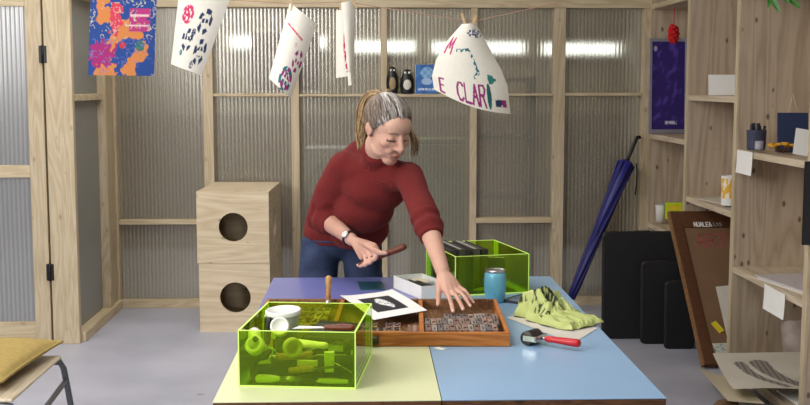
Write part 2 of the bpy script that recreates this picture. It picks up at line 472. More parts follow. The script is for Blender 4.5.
# ================================================================== SHELVING UNIT
XS = 1.96
su = thing('shelving_unit', 'tall open plywood shelving unit with deep upright dividers along the right wall', 'shelving', (0, 0, 0))
DIV = [(4.78, 4.825), (5.79, 5.835), (6.70, 6.745), (7.62, 7.66)]
for y0, y1 in DIV:
    o = obj('divider', B((XS, y0, 0), (2.46, y1, 2.75)), M['shelf_z'], su, .002)
    obj('edge_strip', B((XS-.004, y0-.001, 0), (XS+.006, y1+.001, 2.75)), M['stud'], o)
obj('back_panel', B((2.445, 4.78, 0), (2.465, 7.66, 2.75)), M['shelf_z'], su)
def shelf(k, z, th=.034):
    obj('shelf', B((XS+.002, DIV[k][1], z-th), (2.445, DIV[k+1][0], z)), M['shelf_y'], su, .002)
shelf(0, .585); shelf(0, 1.215); shelf(0, 2.06)
shelf(1, .875); shelf(1, 1.495); shelf(1, 2.2)
shelf(2, .60); shelf(2, 1.22); shelf(2, 2.11)
shelf(0, .06, .05)

# ================================================================== PLYWOOD BOXES WITH ROUND HOLES
def holed_panel(w, h, cx, cz, r, t, n=40):
    """flat panel in x-z (front at y=0, thickness t) with a round hole"""
    mb = MB(); ring = []; out = []
    for i in range(n):
        a = 2*PI*(i+.5)/n
        c, s = math.cos(a), math.sin(a)
        k = min(((w-cx) if c > 0 else cx)/max(abs(c), 1e-6), ((h-cz) if s > 0 else cz)/max(abs(s), 1e-6))
        ring.append((cx+r*c, cz+r*s)); out.append((cx+k*c, cz+k*s))
    # corners snapped on so that the outline stays square
    for cxn, czn in ((0, 0), (w, 0), (w, h), (0, h)):
        i = min(range(n), key=lambda q: (out[q][0]-cxn)**2+(out[q][1]-czn)**2); out[i] = (cxn, czn)
    vs = [(x, 0, z) for x, z in ring]+[(x, 0, z) for x, z in out]+[(x, t, z) for x, z in ring]+[(x, t, z) for x, z in out]
    fs = []
    for i in range(n):
        j = (i+1) % n
        fs += [(i, n+i, n+j, j), (2*n+i, 2*n+j, 3*n+j, 3*n+i), (i, j, 2*n+j, 2*n+i), (n+i, 3*n+i, 3*n+j, n+j)]
    return mb.add(vs, fs)
def ply_box(name, label, loc, w, d, h, front, side, rot=0):
    t = thing(name, label, 'box', loc, (0, 0, rot), 'stacked plywood boxes')
    th = .018
    obj('front_panel', holed_panel(w, h, *front, th), M['ply_x'], t)
    o = obj('side_panel', holed_panel(d-2*th, h, *side, th), M['ply_y'], t); o.location = (w, th, 0); o.rotation_euler = (0, 0, PI/2)
    o = obj('side_panel', holed_panel(d-2*th, h, *side, th), M['ply_y'], t); o.location = (th, th, 0); o.rotation_euler = (0, 0, PI/2)  # unseen hole added on this side to let more light into the box
    obj('back_panel', B((0, d-th, 0), (w, d, h)), M['ply_x'], t)
    obj('top_panel', B((th, th, h-th), (w-th, d-th, h)), M['ply_x'], t)
    obj('bottom_panel', B((th, th, 0), (w-th, d-th, th)), M['ply_x'], t)
    return t
ply_box('plywood_box', 'lower plywood box with a round hole, standing on the floor', (-1.066, 6.88, 0), .445, .70, .44, (.226, .222, .097), (.36, .21, .09), math.radians(-1.5))
ply_box('plywood_box', 'upper plywood box with a round hole, stacked on the other box', (-1.074, 6.875, .442), .452, .70, .452, (.228, .228, .091), (.30, .225, .092), math.radians(-1.5))

# ================================================================== WORKTABLE
wt = thing('worktable', 'large worktable with lavender, pale yellow and light blue laminate tops', 'table', (0, 0, 0))
TX0, TX1, TXM, TY0, TYM, TY1, TZ = -.398, .768, .187, 2.745, 3.335, 4.572, .75
for a, b, m in (((TX0, TY0), (TXM-.001, TYM-.001), 'yellow_top'), ((TX0, TYM+.001), (TXM-.001, TY1), 'lavender'), ((TXM+.001, TY0), (TX1, TY1), 'blue_top')):
    o = obj('tabletop_panel', B((a[0], a[1], TZ-.003), (b[0], b[1], TZ)), M[m], wt, .001)
    obj('panel_core', B((a[0]+.001, a[1]+.001, TZ-.03), (b[0]-.001, b[1]-.001, TZ-.0032)), M['edge'], o)
for x in (TX0+.10, TX1-.10):
    obj('side_rail', B((x-.02, TY0+.12, TZ-.10), (x+.02, TY1-.12, TZ-.03)), M['black_metal'], wt, .003)
for y in (TY0+.14, TY1-.14):
    obj('cross_rail', B((TX0+.12, y-.02, TZ-.10), (TX1-.12, y+.02, TZ-.03)), M['black_metal'], wt, .003)
for x in (TX0+.10, TX1-.10):
    for y in (TY0+.14, TY1-.14):
        obj('leg', MB().box((x-.022, y-.022, .004), (x+.022, y+.022, TZ-.03)), M['black_metal'], wt, .003)

# ================================================================== CHAIR WITH CUSHION
ch = thing('side_chair', 'plywood side chair on grey steel tube frame with a cushion, at the photo edge', 'chair', (-1.26, 3.9, 0))
obj('seat', MB().box((-.52, -.06, .435), (0, .575, .45)), M['seat_ply'], ch, .008)
TB = .013
obj('rear_frame', MB().tube([(.045, .63, .013), (.012, .60, .30), (.0, .592, .39), (-.012, .584, .418), (-.05, .57, .422), (-.47, .57, .422), (-.508, .584, .418), (-.52, .592, .39), (-.535, .60, .30), (-.56, .63, .013)], TB), M['grey_tube'], ch)
obj('front_frame', MB().tube([(.045, -.10, .013), (.01, -.06, .30), (.0, -.05, .39), (-.012, -.045, .418), (-.05, -.04, .422), (-.47, -.04, .422), (-.51, -.045, .418), (-.52, -.05, .39), (-.535, -.06, .30), (-.56, -.10, .013)], TB), M['grey_tube'], ch)
for x in (.0, -.52):
    obj('side_brace', MB().tube([(x+.008, .60, .34), (x, .30, .30), (x+.004, -.05, .31)], .011), M['grey_tube'], ch)
def pillow(w, d, h, seed=0):
    mb = MB()
    def side(sg):
        def fn(u, v):
            a, b = 2*u-1, 2*v-1
            e = max(0, (1-abs(a)**2.6)) * max(0, (1-abs(b)**2.6))
            z = sg*h*e**.42
            pinch = 1-.05*(1-abs(b)**2)*(abs(a)**2); pin2 = 1-.05*(1-abs(a)**2)*(abs(b)**2)
            z += .012*e*noise.noise(Vector((a*2.3+seed, b*2.3, sg)))
            return (a*w/2*pinch, b*d/2*pin2, z)
        return fn
    mb.grid(side(1), 36, 36); 
    b = len(mb.v); mb.grid(side(-1), 36, 36)
    for k in range(len(mb.f)//2, len(mb.f)): mb.f[k] = mb.f[k][::-1]
    return mb
cu = thing('seat_cushion', 'mustard yellow linen cushion lying on the plywood chair', 'cushion', (-1.545, 4.205, .502), (0, 0, math.radians(-4)))
obj('cushion_cover', pillow(.52, .62, .044), M['mustard'], cu)
hw, hd = .26, .31
pp = []
for k in range(97):
    q = k/24.0; s = int(q) % 4; f = q-int(q); a = -1+2*f
    x, y = [(a, -1), (1, a), (-a, 1), (-1, -a)][s]
    pin = 1-.05*(1-a*a)
    pp.append((x*hw*(pin if abs(x) == 1 else 1), y*hd*(pin if abs(y) == 1 else 1), 0))
obj('piping', MB().tube(pp, .006, n=6, cap=False), M['mustard'], cu)

# ================================================================== ON THE TABLE
TT = .7505
# ---- open acrylic boxes
def acrylic_box(name, label, loc, w, d, h, rot):
    t = thing(name, label, 'box', loc, (0, 0, rot))
    th = .004
    obj('bottom_panel', B((-w/2, -d/2, 0), (w/2, d/2, th)), M['acrylic'], t)
    for lo, hi in (((-w/2, -d/2, th), (w/2, -d/2+th, h)), ((-w/2, d/2-th, th), (w/2, d/2, h)),
                   ((-w/2, -d/2+th, th), (-w/2+th, d/2-th, h)), ((w/2-th, -d/2+th, th), (w/2, d/2-th, h))):
        obj('side_panel', B(lo, hi), M['acrylic'], t)
    e = .0016
    mb = MB()
    for y in (-d/2, d/2-th):
        mb.box((-w/2, y-.0003, h-.0005), (w/2, y+th+.0003, h+.0012))
    for x in (-w/2, w/2-th):
        mb.box((x-.0003, -d/2+th, h-.0005), (x+th+.0003, d/2-th, h+.0012))
    for x in (-w/2-.0006, w/2-th*.6):
        for y in (-d/2-.0006, d/2-th*.6):
            mb.box((x, y, 0), (x+th*.6+.0006, y+th*.6+.0006, h))
    for y in (-d/2-.0006, d/2-e+.0006): mb.box((-w/2, y, 0), (w/2, y+e, th))
    for x in (-w/2-.0006, w/2-e+.0006): mb.box((x, -d/2, 0), (x+e, d/2, th))
    obj('glowing_edge', mb, M['acrylic_edge'], t, label='bright lime glowing edges of the acrylic sheets')
    return t
GB = (-.169, 3.065); GR = math.radians(-6.6); GW, GD, GH = .315, .39, .152
acrylic_box('acrylic_box', 'fluorescent green acrylic box full of printing tools, at the table front', (*GB, TT), GW, GD, GH, GR)
GM = Matrix.Translation((*GB, TT+.0045)) @ Matrix.Rotation(GR, 4, 'Z')
def gloc(x, y, z): return tuple(GM @ Vector((x, y, z)))
BB = (.432, 4.365); BR_ = math.radians(13); BW, BD, BH = .30, .40, .152
acrylic_box('acrylic_box', 'fluorescent green acrylic box holding dark books, behind the blue tumbler', (*BB, TT), BW, BD, BH, BR_)
BMx = Matrix.Translation((*BB, TT+.0045)) @ Matrix.Rotation(BR_, 4, 'Z')
def bloc(x, y, z): return tuple(BMx @ Vector((x, y, z)))

# ---- contents of the back box: dark upright books
cover = [plain('dark book cover %d' % i, c, .5, var=.12, scale=30) for i, c in enumerate((S(52, 48, 46), S(70, 66, 62), S(40, 38, 38), S(84, 80, 74), S(50, 46, 44)))]
where = ['nearest the woman\'s hand', 'second from the woman\'s hand', 'in the middle of its row of five', 'second from the innermost', 'innermost, beside the empty half']
for i in range(5):
    t = thing('book', 'dark book upright in the back green box, ' + where[i], 'book', bloc(-.128+.031*i, .02, 0), (0, 0, BR_+math.radians([0, 1, -1, .5, 1.5][i])), 'dark books in the back acrylic box')
    h = .158+.004*(i % 2)
    obj('cover', MB().box((-.013, -.13, 0), (-.011, .13, h)).box((.011, -.13, 0), (.013, .13, h)).box((-.013, -.1325, 0), (.013, -.13, h)), cover[i], t, .0008)
    obj('page_block', B((-.0105, -.1295, .003), (.0105, .126, h-.004)), M['card_grey'] if i % 2 else cover[(i+2) % 5], t)
t = thing('notebook', 'dark green notebook leaning in the empty half of the back green box', 'notebook', bloc(.095, .06, .004), (math.radians(24), math.radians(0), BR_+math.radians(-30)))
obj('cover', MB().box((-.055, -.006, 0), (.055, -.004, .112)).box((-.055, .004, 0), (.055, .006, .112)), plain('dark green cover', S(34, 62, 40), .5), t)
obj('page_block', B((-.053, -.004, .002), (.053, .004, .110)), M['paper_grey'], t)
t = thing('ink_tube', 'small yellow tube lying on the floor of the back green box', 'tube', bloc(-.02, -.155, .009), (0, 0, BR_+math.radians(12)))
obj('tube_body', MB().tube([(-.045, 0, 0), (-.02, 0, 0), (.03, 0, 0)], [.002, .008, .008], rounded=False), M['lime'], t)
obj('tube_cap', MB().tube([(.03, 0, 0), (.044, 0, 0)], .006), M['black_plastic'], t)

# ---- tumbler
t = thing('tumbler', 'light blue steel tumbler with a silver rim, standing on the table', 'tumbler', (.470, 4.02, TT))
obj('tumbler_body', MB().lathe([(0, 0), (.030, 0), (.034, .006), (.0395, .04), (.0415, .075), (.040, .100), (.037, .113), (.0345, .113), (.038, .09), (.037, .04), (.03, .012), (0, .012)]), M['tumbler'], t)
obj('steel_rim', MB().lathe([(.0372, .1125), (.0378, .117), (.0372, .123), (.0345, .123), (.0345, .1125)]), M['steel'], t)
obj('lid', MB().lathe([(0, .1135), (.033, .1135), (.034, .117), (.030, .119), (0, .119)]), plain('smoky lid', S(120, 100, 88), .3), t)

# ---- little white cardboard box
wbx = thing('cardboard_box', 'small open white cardboard box standing behind the type case', 'box', (.199, 4.075, TT), (0, 0, math.radians(22)))
w_, d_, h_ = .125, .265, .05
obj('tray_wall', MB().box((0, 0, 0), (w_, .003, h_)).box((0, d_-.003, 0), (w_, d_, h_)).box((0, .003, 0), (.003, d_-.003, h_)).box((w_-.003, .003, 0), (w_, d_-.003, h_)), M['paper'], wbx)
obj('tray_bottom', B((.003, .003, 0), (w_-.003, d_-.003, .003)), M['card_grey'], wbx)
WBM = Matrix.Translation((.199, 4.075, TT)) @ Matrix.Rotation(math.radians(22), 4, 'Z')
def wloc(x, y, z): return tuple(WBM @ Vector((x, y, z)))
tag(obj('ink_slab', B((-.04, -.07, 0), (.04, .07, .03)), M['black_plastic'], bevel=.003, loc=wloc(.052, .155, .0035), rot=(0, 0, math.radians(22))), 'black slab lying inside the small white cardboard box', 'slab')
tag(obj('folded_note', MB().grid(lambda u, v: ((u-.5)*.05, (v-.5)*.07, .004+.010*abs(u-.5)*2+.002*math.sin(v*9)), 8, 8), M['cream'], loc=wloc(.055, .15, .0345), rot=(0, 0, math.radians(50))), 'folded cream note lying on the black slab in the white box', 'note')

# ---- teal tile, print sheet
tag(obj('glass_tile', B((-.05, -.085, 0), (.05, .085, .004)), M['teal'], bevel=.0008, loc=(.011, 4.365, TT), rot=(0, 0, math.radians(4))), 'dark teal glass tile lying flat on the lavender tabletop', 'tile')

# ---- type case
tc = thing('type_case', 'wooden compartment type case filled with wood letters, under the woman\'s hand', 'type case', (.436, 3.314, TT), (0, 0, math.radians(-2.2)))
CW, CD, CH = .82, .545, .044
TCM = Matrix.Translation((.436, 3.314, TT)) @ Matrix.Rotation(math.radians(-2.2), 4, 'Z')
def tloc(x, y, z): return tuple(TCM @ Vector((x, y, z)))
obj('front_rail', B((-CW, 0, 0), (0, .016, CH)), M['case'], tc, .002)
obj('back_rail', B((-CW, CD-.014, 0), (0, CD, CH)), M['case_dark'], tc, .002)
obj('side_rail', B((-CW, .016, 0), (-CW+.013, CD-.014, CH)), M['case'], tc, .002)
obj('side_rail', B((-.013, .016, 0), (0, CD-.014, CH)), M['case'], tc, .002)
obj('bottom_board', B((-CW+.013, .016, .002), (-.013, CD-.014, .009)), M['case_dark'], tc)
XD1, XD2 = -.272, -.548
for x in (XD1, XD2):
    obj('divider', B((x-.007, .016, .009), (x+.007, CD-.014, CH-.001)), M['case'], tc, .001)
hp = obj('drawer_pull', MB().box((-.50, -.003, .006), (-.405, 0, .034)).tube([(-.493, -.010, .026), (-.412, -.010, .026)], .008, n=10, rounded=True).tube([(-.49, -.002, .018), (-.49, -.012, .026)], .004).tube([(-.415, -.002, .018), (-.415, -.012, .026)], .004), plain('dark bronze', S(74, 66, 40), .4, .5), tc, label='dark bronze drawer pull')
# wood type: blocks of their own
type_mats = [plain('wood type %d' % i, c, .55, var=.22, scale=55) for i, c in enumerate((S(136, 116, 106), S(118, 106, 102), S(154, 124, 110), S(104, 96, 96), S(150, 138, 130), S(128, 98, 86)))]
pale_mats = [plain('pale wood type %d' % i, c, .55, var=.22, scale=55) for i, c in enumerate((S(150, 116, 100), S(136, 100, 84), S(160, 134, 112), S(120, 92, 80), S(172, 146, 96), S(148, 124, 70)))]
TYPE_FACE = plain('inked type face', S(62, 52, 50), .45, var=.2, scale=70)
protos = {}
def type_block(x, y, w, l, h, mats, key, label, group, letter=None):
    mi = random.randrange(len(mats)); k = (key, mi, letter)
    if k not in protos:
        o = obj('type_block', MB().box((-w/2, -l/2, 0), (w/2, l/2, h-.003)), mats[mi], None, .0008)
        mb = MB()
        segs = word_strokes(letter, -w*.3, -l*.3, w*.6, l*.6) if letter else [[((0, -l*.36), (0, -l*.05))], [((-w*.2, l*.1), (w*.2, l*.1)), ((0, l*.1), (0, l*.3))], [((-w*.2, -l*.3), (w*.2, -l*.1))], [((0, l*.1), (0, l*.38))]][mi % 4]
        for a, b in segs:
            d = Vector((b[0]-a[0], b[1]-a[1], 0)); ln = d.length
            Mx = Matrix.Translation((a[0], a[1], 0)) @ Matrix.Rotation(math.atan2(d.y, d.x), 4, 'Z')
            mb.box((-.0012, -.0014, h-.0031), (ln+.0012, .0014, h), Mx)
        obj('raised_letter', mb, TYPE_FACE, o)
        protos[k] = o; n = o
    else:
        n = dup(protos[k])
    n.location = tloc(x, y, .0095); n.rotation_euler = (0, 0, math.radians(-2.2+random.uniform(-1.2, 1.2)))
    tag(n, label, 'type block', group)
def row(x0, x1, yc, w, l, h, mats, key, label, group, letters=None, skip=.05):
    x = x0+w/2
    while x < x1-w/2:
        if random.random() > skip:
            type_block(x, yc+random.uniform(-.006, .006), w, l*1.0, h, mats, key, label, group, random.choice(letters) if letters else None)
        x += w+.0018
row(XD1+.012, -.018, .064, .0172, .080, .0405, type_mats, 'r1', 'thin worn wood type in the front row of the open right-hand compartment', 'wood type, front row', skip=.03)
row(XD1+.012, -.018, .154, .0165, .084, .0405, type_mats, 'r2', 'thin worn wood type in the second row of the open right-hand compartment', 'wood type, second row', skip=.03)
row(XD1+.075, -.018, .243, .0180, .076, .0385, type_mats, 'r3', 'worn wood type in the third row, beneath the woman\'s fingertips', 'wood type, third row', skip=.08)
row(XD2+.012, XD1-.050, .075, .0230, .060, .031, pale_mats, 'm1', 'pinkish wood letter block beside the front rail below the print', 'letter blocks below the print', ['A', 'E', 'N', 'R', 'M', 'S'])
row(XD2+.012, XD1-.050, .145, .0230, .062, .031, pale_mats, 'm2', 'wood letter block in the second row beneath the print sheet', 'letter blocks beneath the print', ['T', 'L', 'O', 'C'])
row(-CW+.018, XD2-.012, .110, .0230, .070, .031, pale_mats, 'l1', 'tan wood letter block seen through the green box, front row', 'letter blocks behind the green box, front', ['U', 'I', 'E', 'H'])
row(-CW+.018, XD2-.012, .195, .0230, .072, .031, pale_mats, 'l2', 'tan wood letter block seen through the green box, second row', 'letter blocks behind the green box, second row', ['A', 'R', 'T', 'S'])
row(-CW+.018, XD2-.012, .285, .0230, .072, .031, pale_mats, 'l3', 'tan wood letter block above the green box rim, third row', 'letter blocks behind the green box, third row', ['N', 'L', 'X', 'Y'])
row(-CW+.018, XD2-.012, .375, .0230, .072, .031, pale_mats, 'l4', 'tan wood letter block near the back rail above the green box', 'letter blocks behind the green box, back row', ['M', 'C', 'E', 'O'])
tag(obj('spacing_strip', B((-.105, -.007, 0), (.105, .007, .032)), M['dowel'], bevel=.001, loc=tloc(-.432, .028, .0095), rot=(0, 0, math.radians(-2.2))), 'pale wooden spacing strip along the front rail of the type case', 'strip')
for k, (x, c) in enumerate(((-.304, 5), (-.288, 2))):
    tag(obj('spacing_block', B((-.006, -.045, 0), (.006, .045, .033)), type_mats[c], bevel=.001, loc=tloc(x-.006, .07, .0095), rot=(0, 0, math.radians(-2.2))),
        ['reddish spacing block beside the pale strip in the type case', 'spacing block against the divider of the type case'][k], 'spacer')

# ---- the print lying on the case
def printcol(u, v):
    if not (.20 < u < .80 and .20 < v < .80): return S(238, 237, 234)
    x, y = (u-.5)/.3, (v-.5)/.3
    n = noise.noise(Vector((x*2.2, y*2.2, 3)))*.25
    a = math.hypot((x+.15)/.55, (y-.05)/.30)+n
    b = math.hypot((x-.25)/.45, (y-.25)/.22)+n
    w = min(a, b)
    if w < 1: return mixc(S(226, 226, 226), S(90, 90, 92), smooth(.35, .5, abs(noise.noise(Vector((x*5, y*9, 8))))*1.2))
    return S(34, 34, 38)
c0, c1, c2, c3 = [Vector(p) for p in ((-.104, 3.899, 0), (.017, 3.502, 0), (.198, 3.649, 0), (.087, 4.009, 0))]
def sheetfn(u, v):
    p = (c0*(1-u)+c1*u)*(1-v)+(c3*(1-u)+c2*u)*v
    p.z = TT+CH+.003+.004*(1-math.cos(u*2*PI))*.3+.006*(2*v-1)**4*(1-u)
    return p
tag(obj('print_sheet', MB().grid(sheetfn, 70, 70, printcol), M['painted']), 'white sheet printed with a white shape on a black block, lying on the type case', 'print')

# ---- bits of paper beside the case
tag(obj('paper_scrap', B((-.012, -.02, 0), (.012, .02, .0006)), M['paper'], loc=(0.2180, 3.2957, 0.7510), rot=(0, 0, .7)), 'tiny white paper scrap in front of the type case', 'scrap')

# ---- upright brush in the case
bt = thing('wooden_brush', 'wooden-handled brush standing upright in the type case, behind the green box', 'brush', tloc(-.60, .505, .012), (math.radians(-2), math.radians(2), 0))
obj('handle', MB().lathe([(.004, .03), (.010, .034), (.0085, .06), (.0095, .085), (.012, .105), (.011, .116), (.005, .121), (0, .122)], n=16), M['dowel'], bt)
obj('ferrule', MB().lathe([(.011, .016), (.0115, .022), (.0105, .035), (.008, .036)], n=16), M['steel'], bt)
obj('bristles', MB().lathe([(.0, .0), (.012, .0), (.011, .017), (0, .018)], n=16), M['black'], bt)

# ---- papers, tablet and cloth at the right of the table
quad = [Vector((x, y, 0)) for x, y in ((.478, 3.735), (.636, 3.345), (.758, 3.56), (.60, 3.90))]
tag(obj('paper_sheet', MB().grid(lambda u, v: (lambda p: (p.x, p.y, TT+.001+.0015*math.sin(u*3)*v))((quad[0]*(1-u)+quad[1]*u)*(1-v)+(quad[3]*(1-u)+quad[2]*u)*v), 12, 12), M['paper_grey']), 'off-white paper sheet lying under the lime cloth', 'paper')
tb = thing('lino_block', 'grey lino block with dark border lying behind the lime cloth', 'lino block', (.600, 4.045, TT), (0, 0, math.radians(-38)))
obj('block_base', B((-.075, -.085, 0), (.075, .085, .006)), plain('dark lino border', S(44, 46, 58), .5), tb, .001)
obj('block_face', B((-.06, -.07, .006), (.06, .07, .0075)), plain('blue grey lino', S(120, 132, 160), .4), tb)

def clothcol(u, v):
    x, y = u*10, v*10
    base = mixc(S(176, 188, 108), S(198, 206, 136), .5+.5*noise.noise(Vector((x*.6, y*.6, 1))))
    if .30 < v < .62 and .05 < u < .55:
        s = word_strokes('ARTS', .08, .36, .44, .10)+word_strokes('CENTRE', .08, .50, .44, .09)
        if near(s, u, v, .016): return S(46, 50, 38)
    if .10 < v < .27 and .06 < u < .62 and noise.noise(Vector((x*2.6, y*2.6, 2))) > .12: return S(60, 64, 44)
    return base
def clothfn(u, v):
    a, b = u*2-1, v*2-1
    # crumpled heap, long axis running back left to front right
    ang = math.radians(-50)
    rad = max(abs(a), abs(b)); 
    x0, y0 = a*.128, b*.088
    x0 += .03*noise.noise(Vector((a*1.9, b*1.9, 4))); y0 += .03*noise.noise(Vector((a*1.9, b*1.9, 9)))
    X = x0*math.cos(ang)-y0*math.sin(ang); Y = (x0*math.sin(ang)+y0*math.cos(ang))*1.25
    edge = max(0, 1-rad**2.2)
    h = (.018+.066*smooth(.45, -.75, a))*edge**.6
    r = min(1, 1.6*abs(noise.noise(Vector((a*1.3+b*.6, b*3.1-a*.9, 2)))))
    r2 = abs(noise.noise(Vector((a*2.5+3, b*7.5, 5))))
    z = h*(1.3-1.25*r)+edge*(.024-.05*r2)+.004*(.5+.5*math.sin(a*9+b*7))
    return (.645+X, 3.69+Y, TT+.004+max(0, z))
tag(obj('cleaning_cloth', MB().grid(clothfn, 110, 80, clothcol), M['painted']), 'crumpled lime yellow cloth with dark lettering, lying on paper beside the red brayer', 'cloth')

# ---- brayers (ink rollers)
def brayer(label, loc, rot, hmat, L=.115, group=None, rr=.017, rw=.055):
    t = thing('brayer', label, 'brayer', loc, rot, group)
    # axle along x at the origin; handle runs to +y
    obj('roller', MB().tube([(-rw/2, 0, 0), (rw/2, 0, 0)], rr, n=22), M['rubber'], t, .002)
    fm = MB()
    for s in (-1, 1):
        fm.box((s*(rw/2+.003)-.0012, -.010, -.008), (s*(rw/2+.003)+.0012, .034, .008))
    fm.box((-rw/2-.0042, .030, -.009), (rw/2+.0042, .034, .009))
    fm.tube([(0, .033, 0), (0, .052, 0)], .005, n=10)
    fm.tube([(-rw/2-.005, 0, 0), (rw/2+.005, 0, 0)], .003, n=8)
    obj('fork', fm, M['steel'], t)
    obj('handle', MB().tube([(0, .046, 0), (0, .055, 0), (0, .075, 0), (0, .046+L*.6, 0), (0, .046+L*.95, 0), (0, .046+L, 0)], [.006, .010, .0095, .0115, .0125, .009], n=14), hmat, t)
    return t
brayer('brayer with red handle and black roller, lying in front of the lime cloth', (.508, 3.352, TT+.0222), (0, math.radians(-2), math.radians(-126)), M['red'], .118, None, .022, .070)
tt = brayer('wooden-handled brayer lying deep inside the front green box', gloc(-.115, -.135, .060), (math.radians(2), math.radians(4), GR+math.radians(-82)), M['dowel'], .10)
tt = brayer('black-handled brayer standing on its roller in the left corner of the front green box', gloc(-.120, -.03, .024), (math.radians(62), 0, GR+math.radians(0)), M['black_plastic'], .08)

# ---- tools in the front green box
def stick_tool(name, label, cat, loc, rot, parts):
    t = thing(name, label, cat, loc, rot)
    for pn, mb, m in parts: obj(pn, mb, m, t)
    return t
stick_tool('scrub_brush', 'long pale-handled brush lying along the front floor of the green box', 'brush', gloc(-.105, -.176, .013), (0, 0, GR+.03), [
    ('handle', MB().tube([(0, 0, 0), (.03, 0, 0), (.055, 0, 0)], [.012, .011, .007], rounded=True), M['white_plastic']),
    ('ferrule', MB().tube([(.055, 0, 0), (.115, 0, 0)], .008), M['steel']),
    ('bristles', MB().tube([(.115, 0, 0), (.14, 0, 0), (.165, 0, 0)], [.008, .012, .003], flat=.5), M['black'])])
stick_tool('palette_knife', 'palette knife with pale handle lying low near the box front corner', 'palette knife', gloc(.055, -.172, .010), (0, 0, GR-.05), [
    ('handle', MB().tube([(0, 0, 0), (.03, 0, 0), (.075, 0, 0)], [.006, .008, .006], rounded=True), M['white_plastic']),
    ('blade', MB().box((-.055, -.006, -.001), (-.005, .006, .0005)), M['steel'])])
tp = stick_tool('masking_tape', 'cream roll of masking tape standing on edge by the front wall of the box', 'tape roll', gloc(-.018, -.155, .095), (PI/2, math.radians(70), GR+.5), [
    ('tape_ring', MB().lathe([(.017, -.009), (.026, -.009), (.026, .009), (.017, .009), (.017, -.009)]), M['cream'])])
stick_tool('masking_tape', 'pale roll of tape lying tilted in the top left of the green box', 'tape roll', gloc(-.118, -.165, .10), (math.radians(50), math.radians(-20), GR), [
    ('tape_ring', MB().lathe([(.016, -.011), (.026, -.011), (.026, .011), (.016, .011), (.016, -.011)]), M['white_plastic'])])
stick_tool('scraper', 'pale plastic scraper block standing in the right of the green box', 'scraper', gloc(.082, -.158, .045), (math.radians(6), 0, GR+.1), [
    ('scraper_body', MB().box((-.013, -.006, 0), (.013, .006, .042)), M['white_plastic']),
    ('scraper_blade', MB().box((-.012, -.001, -.016), (.012, .001, 0)), M['steel'])])
stick_tool('eraser', 'pale rubber block resting behind the front wall of the green box', 'eraser', gloc(.022, -.155, .046), (0, 0, GR), [
    ('eraser_body', MB().box((-.027, -.007, 0), (.027, .007, .014)), M['cream'])])
# a dark tool roll and ink tins fill the bottom of the box
stick_tool('tool_roll', 'dark rolled tool pouch lying across the floor of the green box', 'pouch', gloc(-.065, -.09, .0245), (0, math.radians(-3), GR+.06), [
    ('roll', MB().tube([(-.045, 0, 0), (.07, 0, 0), (.19, .012, 0)], [.022, .024, .022], rounded=True), plain('dark green canvas', S(40, 52, 44), .8, bump=.2))])
tin_mat = plain('ink tin', S(60, 62, 66), .35, .5)
for k, (x, y, z, lb) in enumerate(((.07, .0, 0, 'dark ink tin at the right side of the green box'), (.0, .03, 0, 'dark ink tin in the middle of the green box'), (.075, .09, 0, 'dark ink tin at the back right of the green box'))):
    t = thing('ink_tin', lb, 'tin', gloc(x, y, z), (0, 0, GR), 'ink tins in the green box')
    obj('tin_body', MB().lathe([(0, 0), (.033, 0), (.033, .058), (.0, .058)]), tin_mat, t)
    obj('tin_lid', MB().lathe([(0, .0583), (.034, .0583), (.0345, .062), (.034, .068), (.028, .066), (0, .066)]), M['black_plastic'], t)
# white tub, jar, putty knife, wires
t = thing('plastic_tub', 'white plastic tub with a lid, rising out of the front green box', 'tub', gloc(-.086, .085, .068), (math.radians(3), math.radians(-2), GR))
obj('tub_body', MB().lathe([(0, 0), (.036, 0), (.040, .004), (.045, .062), (.047, .066), (.044, .066), (0, .064)]), M['white_plastic'], t)
obj('lid', MB().lathe([(.044, .0665), (.0515, .0665), (.052, .070), (.052, .079), (.050, .082), (.046, .082), (.044, .077), (0, .076)]), M['white_plastic'], t)
obj('lid_tab', MB().box((-.056, -.012, .060), (-.047, .012, .067)), M['white_plastic'], t, .002)
t = thing('storage_tray', 'black tray supporting the white tub inside the green box', 'tray', gloc(-.075, .095, .0), (0, 0, GR))
obj('tray_body', MB().lathe([(0, 0), (.052, 0), (.055, .002), (.058, .064), (.054, .0645), (.0, .0640)], n=4, M=Matrix.Rotation(PI/4, 4, 'Z'), sm=False), M['black_plastic'], t, .002)
t = thing('ink_jar', 'small jar with a round white cap lying tilted towards the camera', 'jar', gloc(-.066, -.085, .134), (math.radians(62), math.radians(14), GR))
obj('jar_body', MB().lathe([(0, -.045), (.018, -.045), (.019, -.04), (.019, 0), (0, 0)]), M['wax'], t)
obj('cap', MB().lathe([(.024, .0005), (.0262, .002), (.0262, .012), (.0245, .0145), (.020, .0145), (.019, .013), (0, .013)]), M['white_plastic'], t)
t = thing('ink_jar', 'dark jar under the tilted white-capped jar in the green box', 'jar', gloc(-.065, -.03, .055), (0, 0, GR))
obj('jar_body', MB().lathe([(0, 0), (.024, 0), (.025, .004), (.025, .036), (.02, .042), (0, .042)]), M['black_plastic'], t)
obj('cap', MB().lathe([(.0, .0425), (.022, .0425), (.022, .05), (0, .05)]), M['black_plastic'], t)
stick_tool('putty_knife', 'putty knife with broad pale blade lying across the top of the green box', 'putty knife', gloc(.085, -.03, .124), (0, math.radians(4), GR+math.radians(166)), [
    ('blade', MB().add([(.03, -.006, -.001), (.125, -.022, -.001), (.13, .018, -.001), (.03, .006, -.001), (.03, -.006, .001), (.125, -.022, .0), (.13, .018, .0), (.03, .006, .001)], [(0, 3, 2, 1), (4, 5, 6, 7), (0, 1, 5, 4), (1, 2, 6, 5), (2, 3, 7, 6), (3, 0, 4, 7)]), M['paper']),
    ('handle', MB().tube([(-.045, 0, 0), (-.02, 0, 0), (.035, 0, 0)], [.009, .011, .007], rounded=True), M['dowel_dark'])])
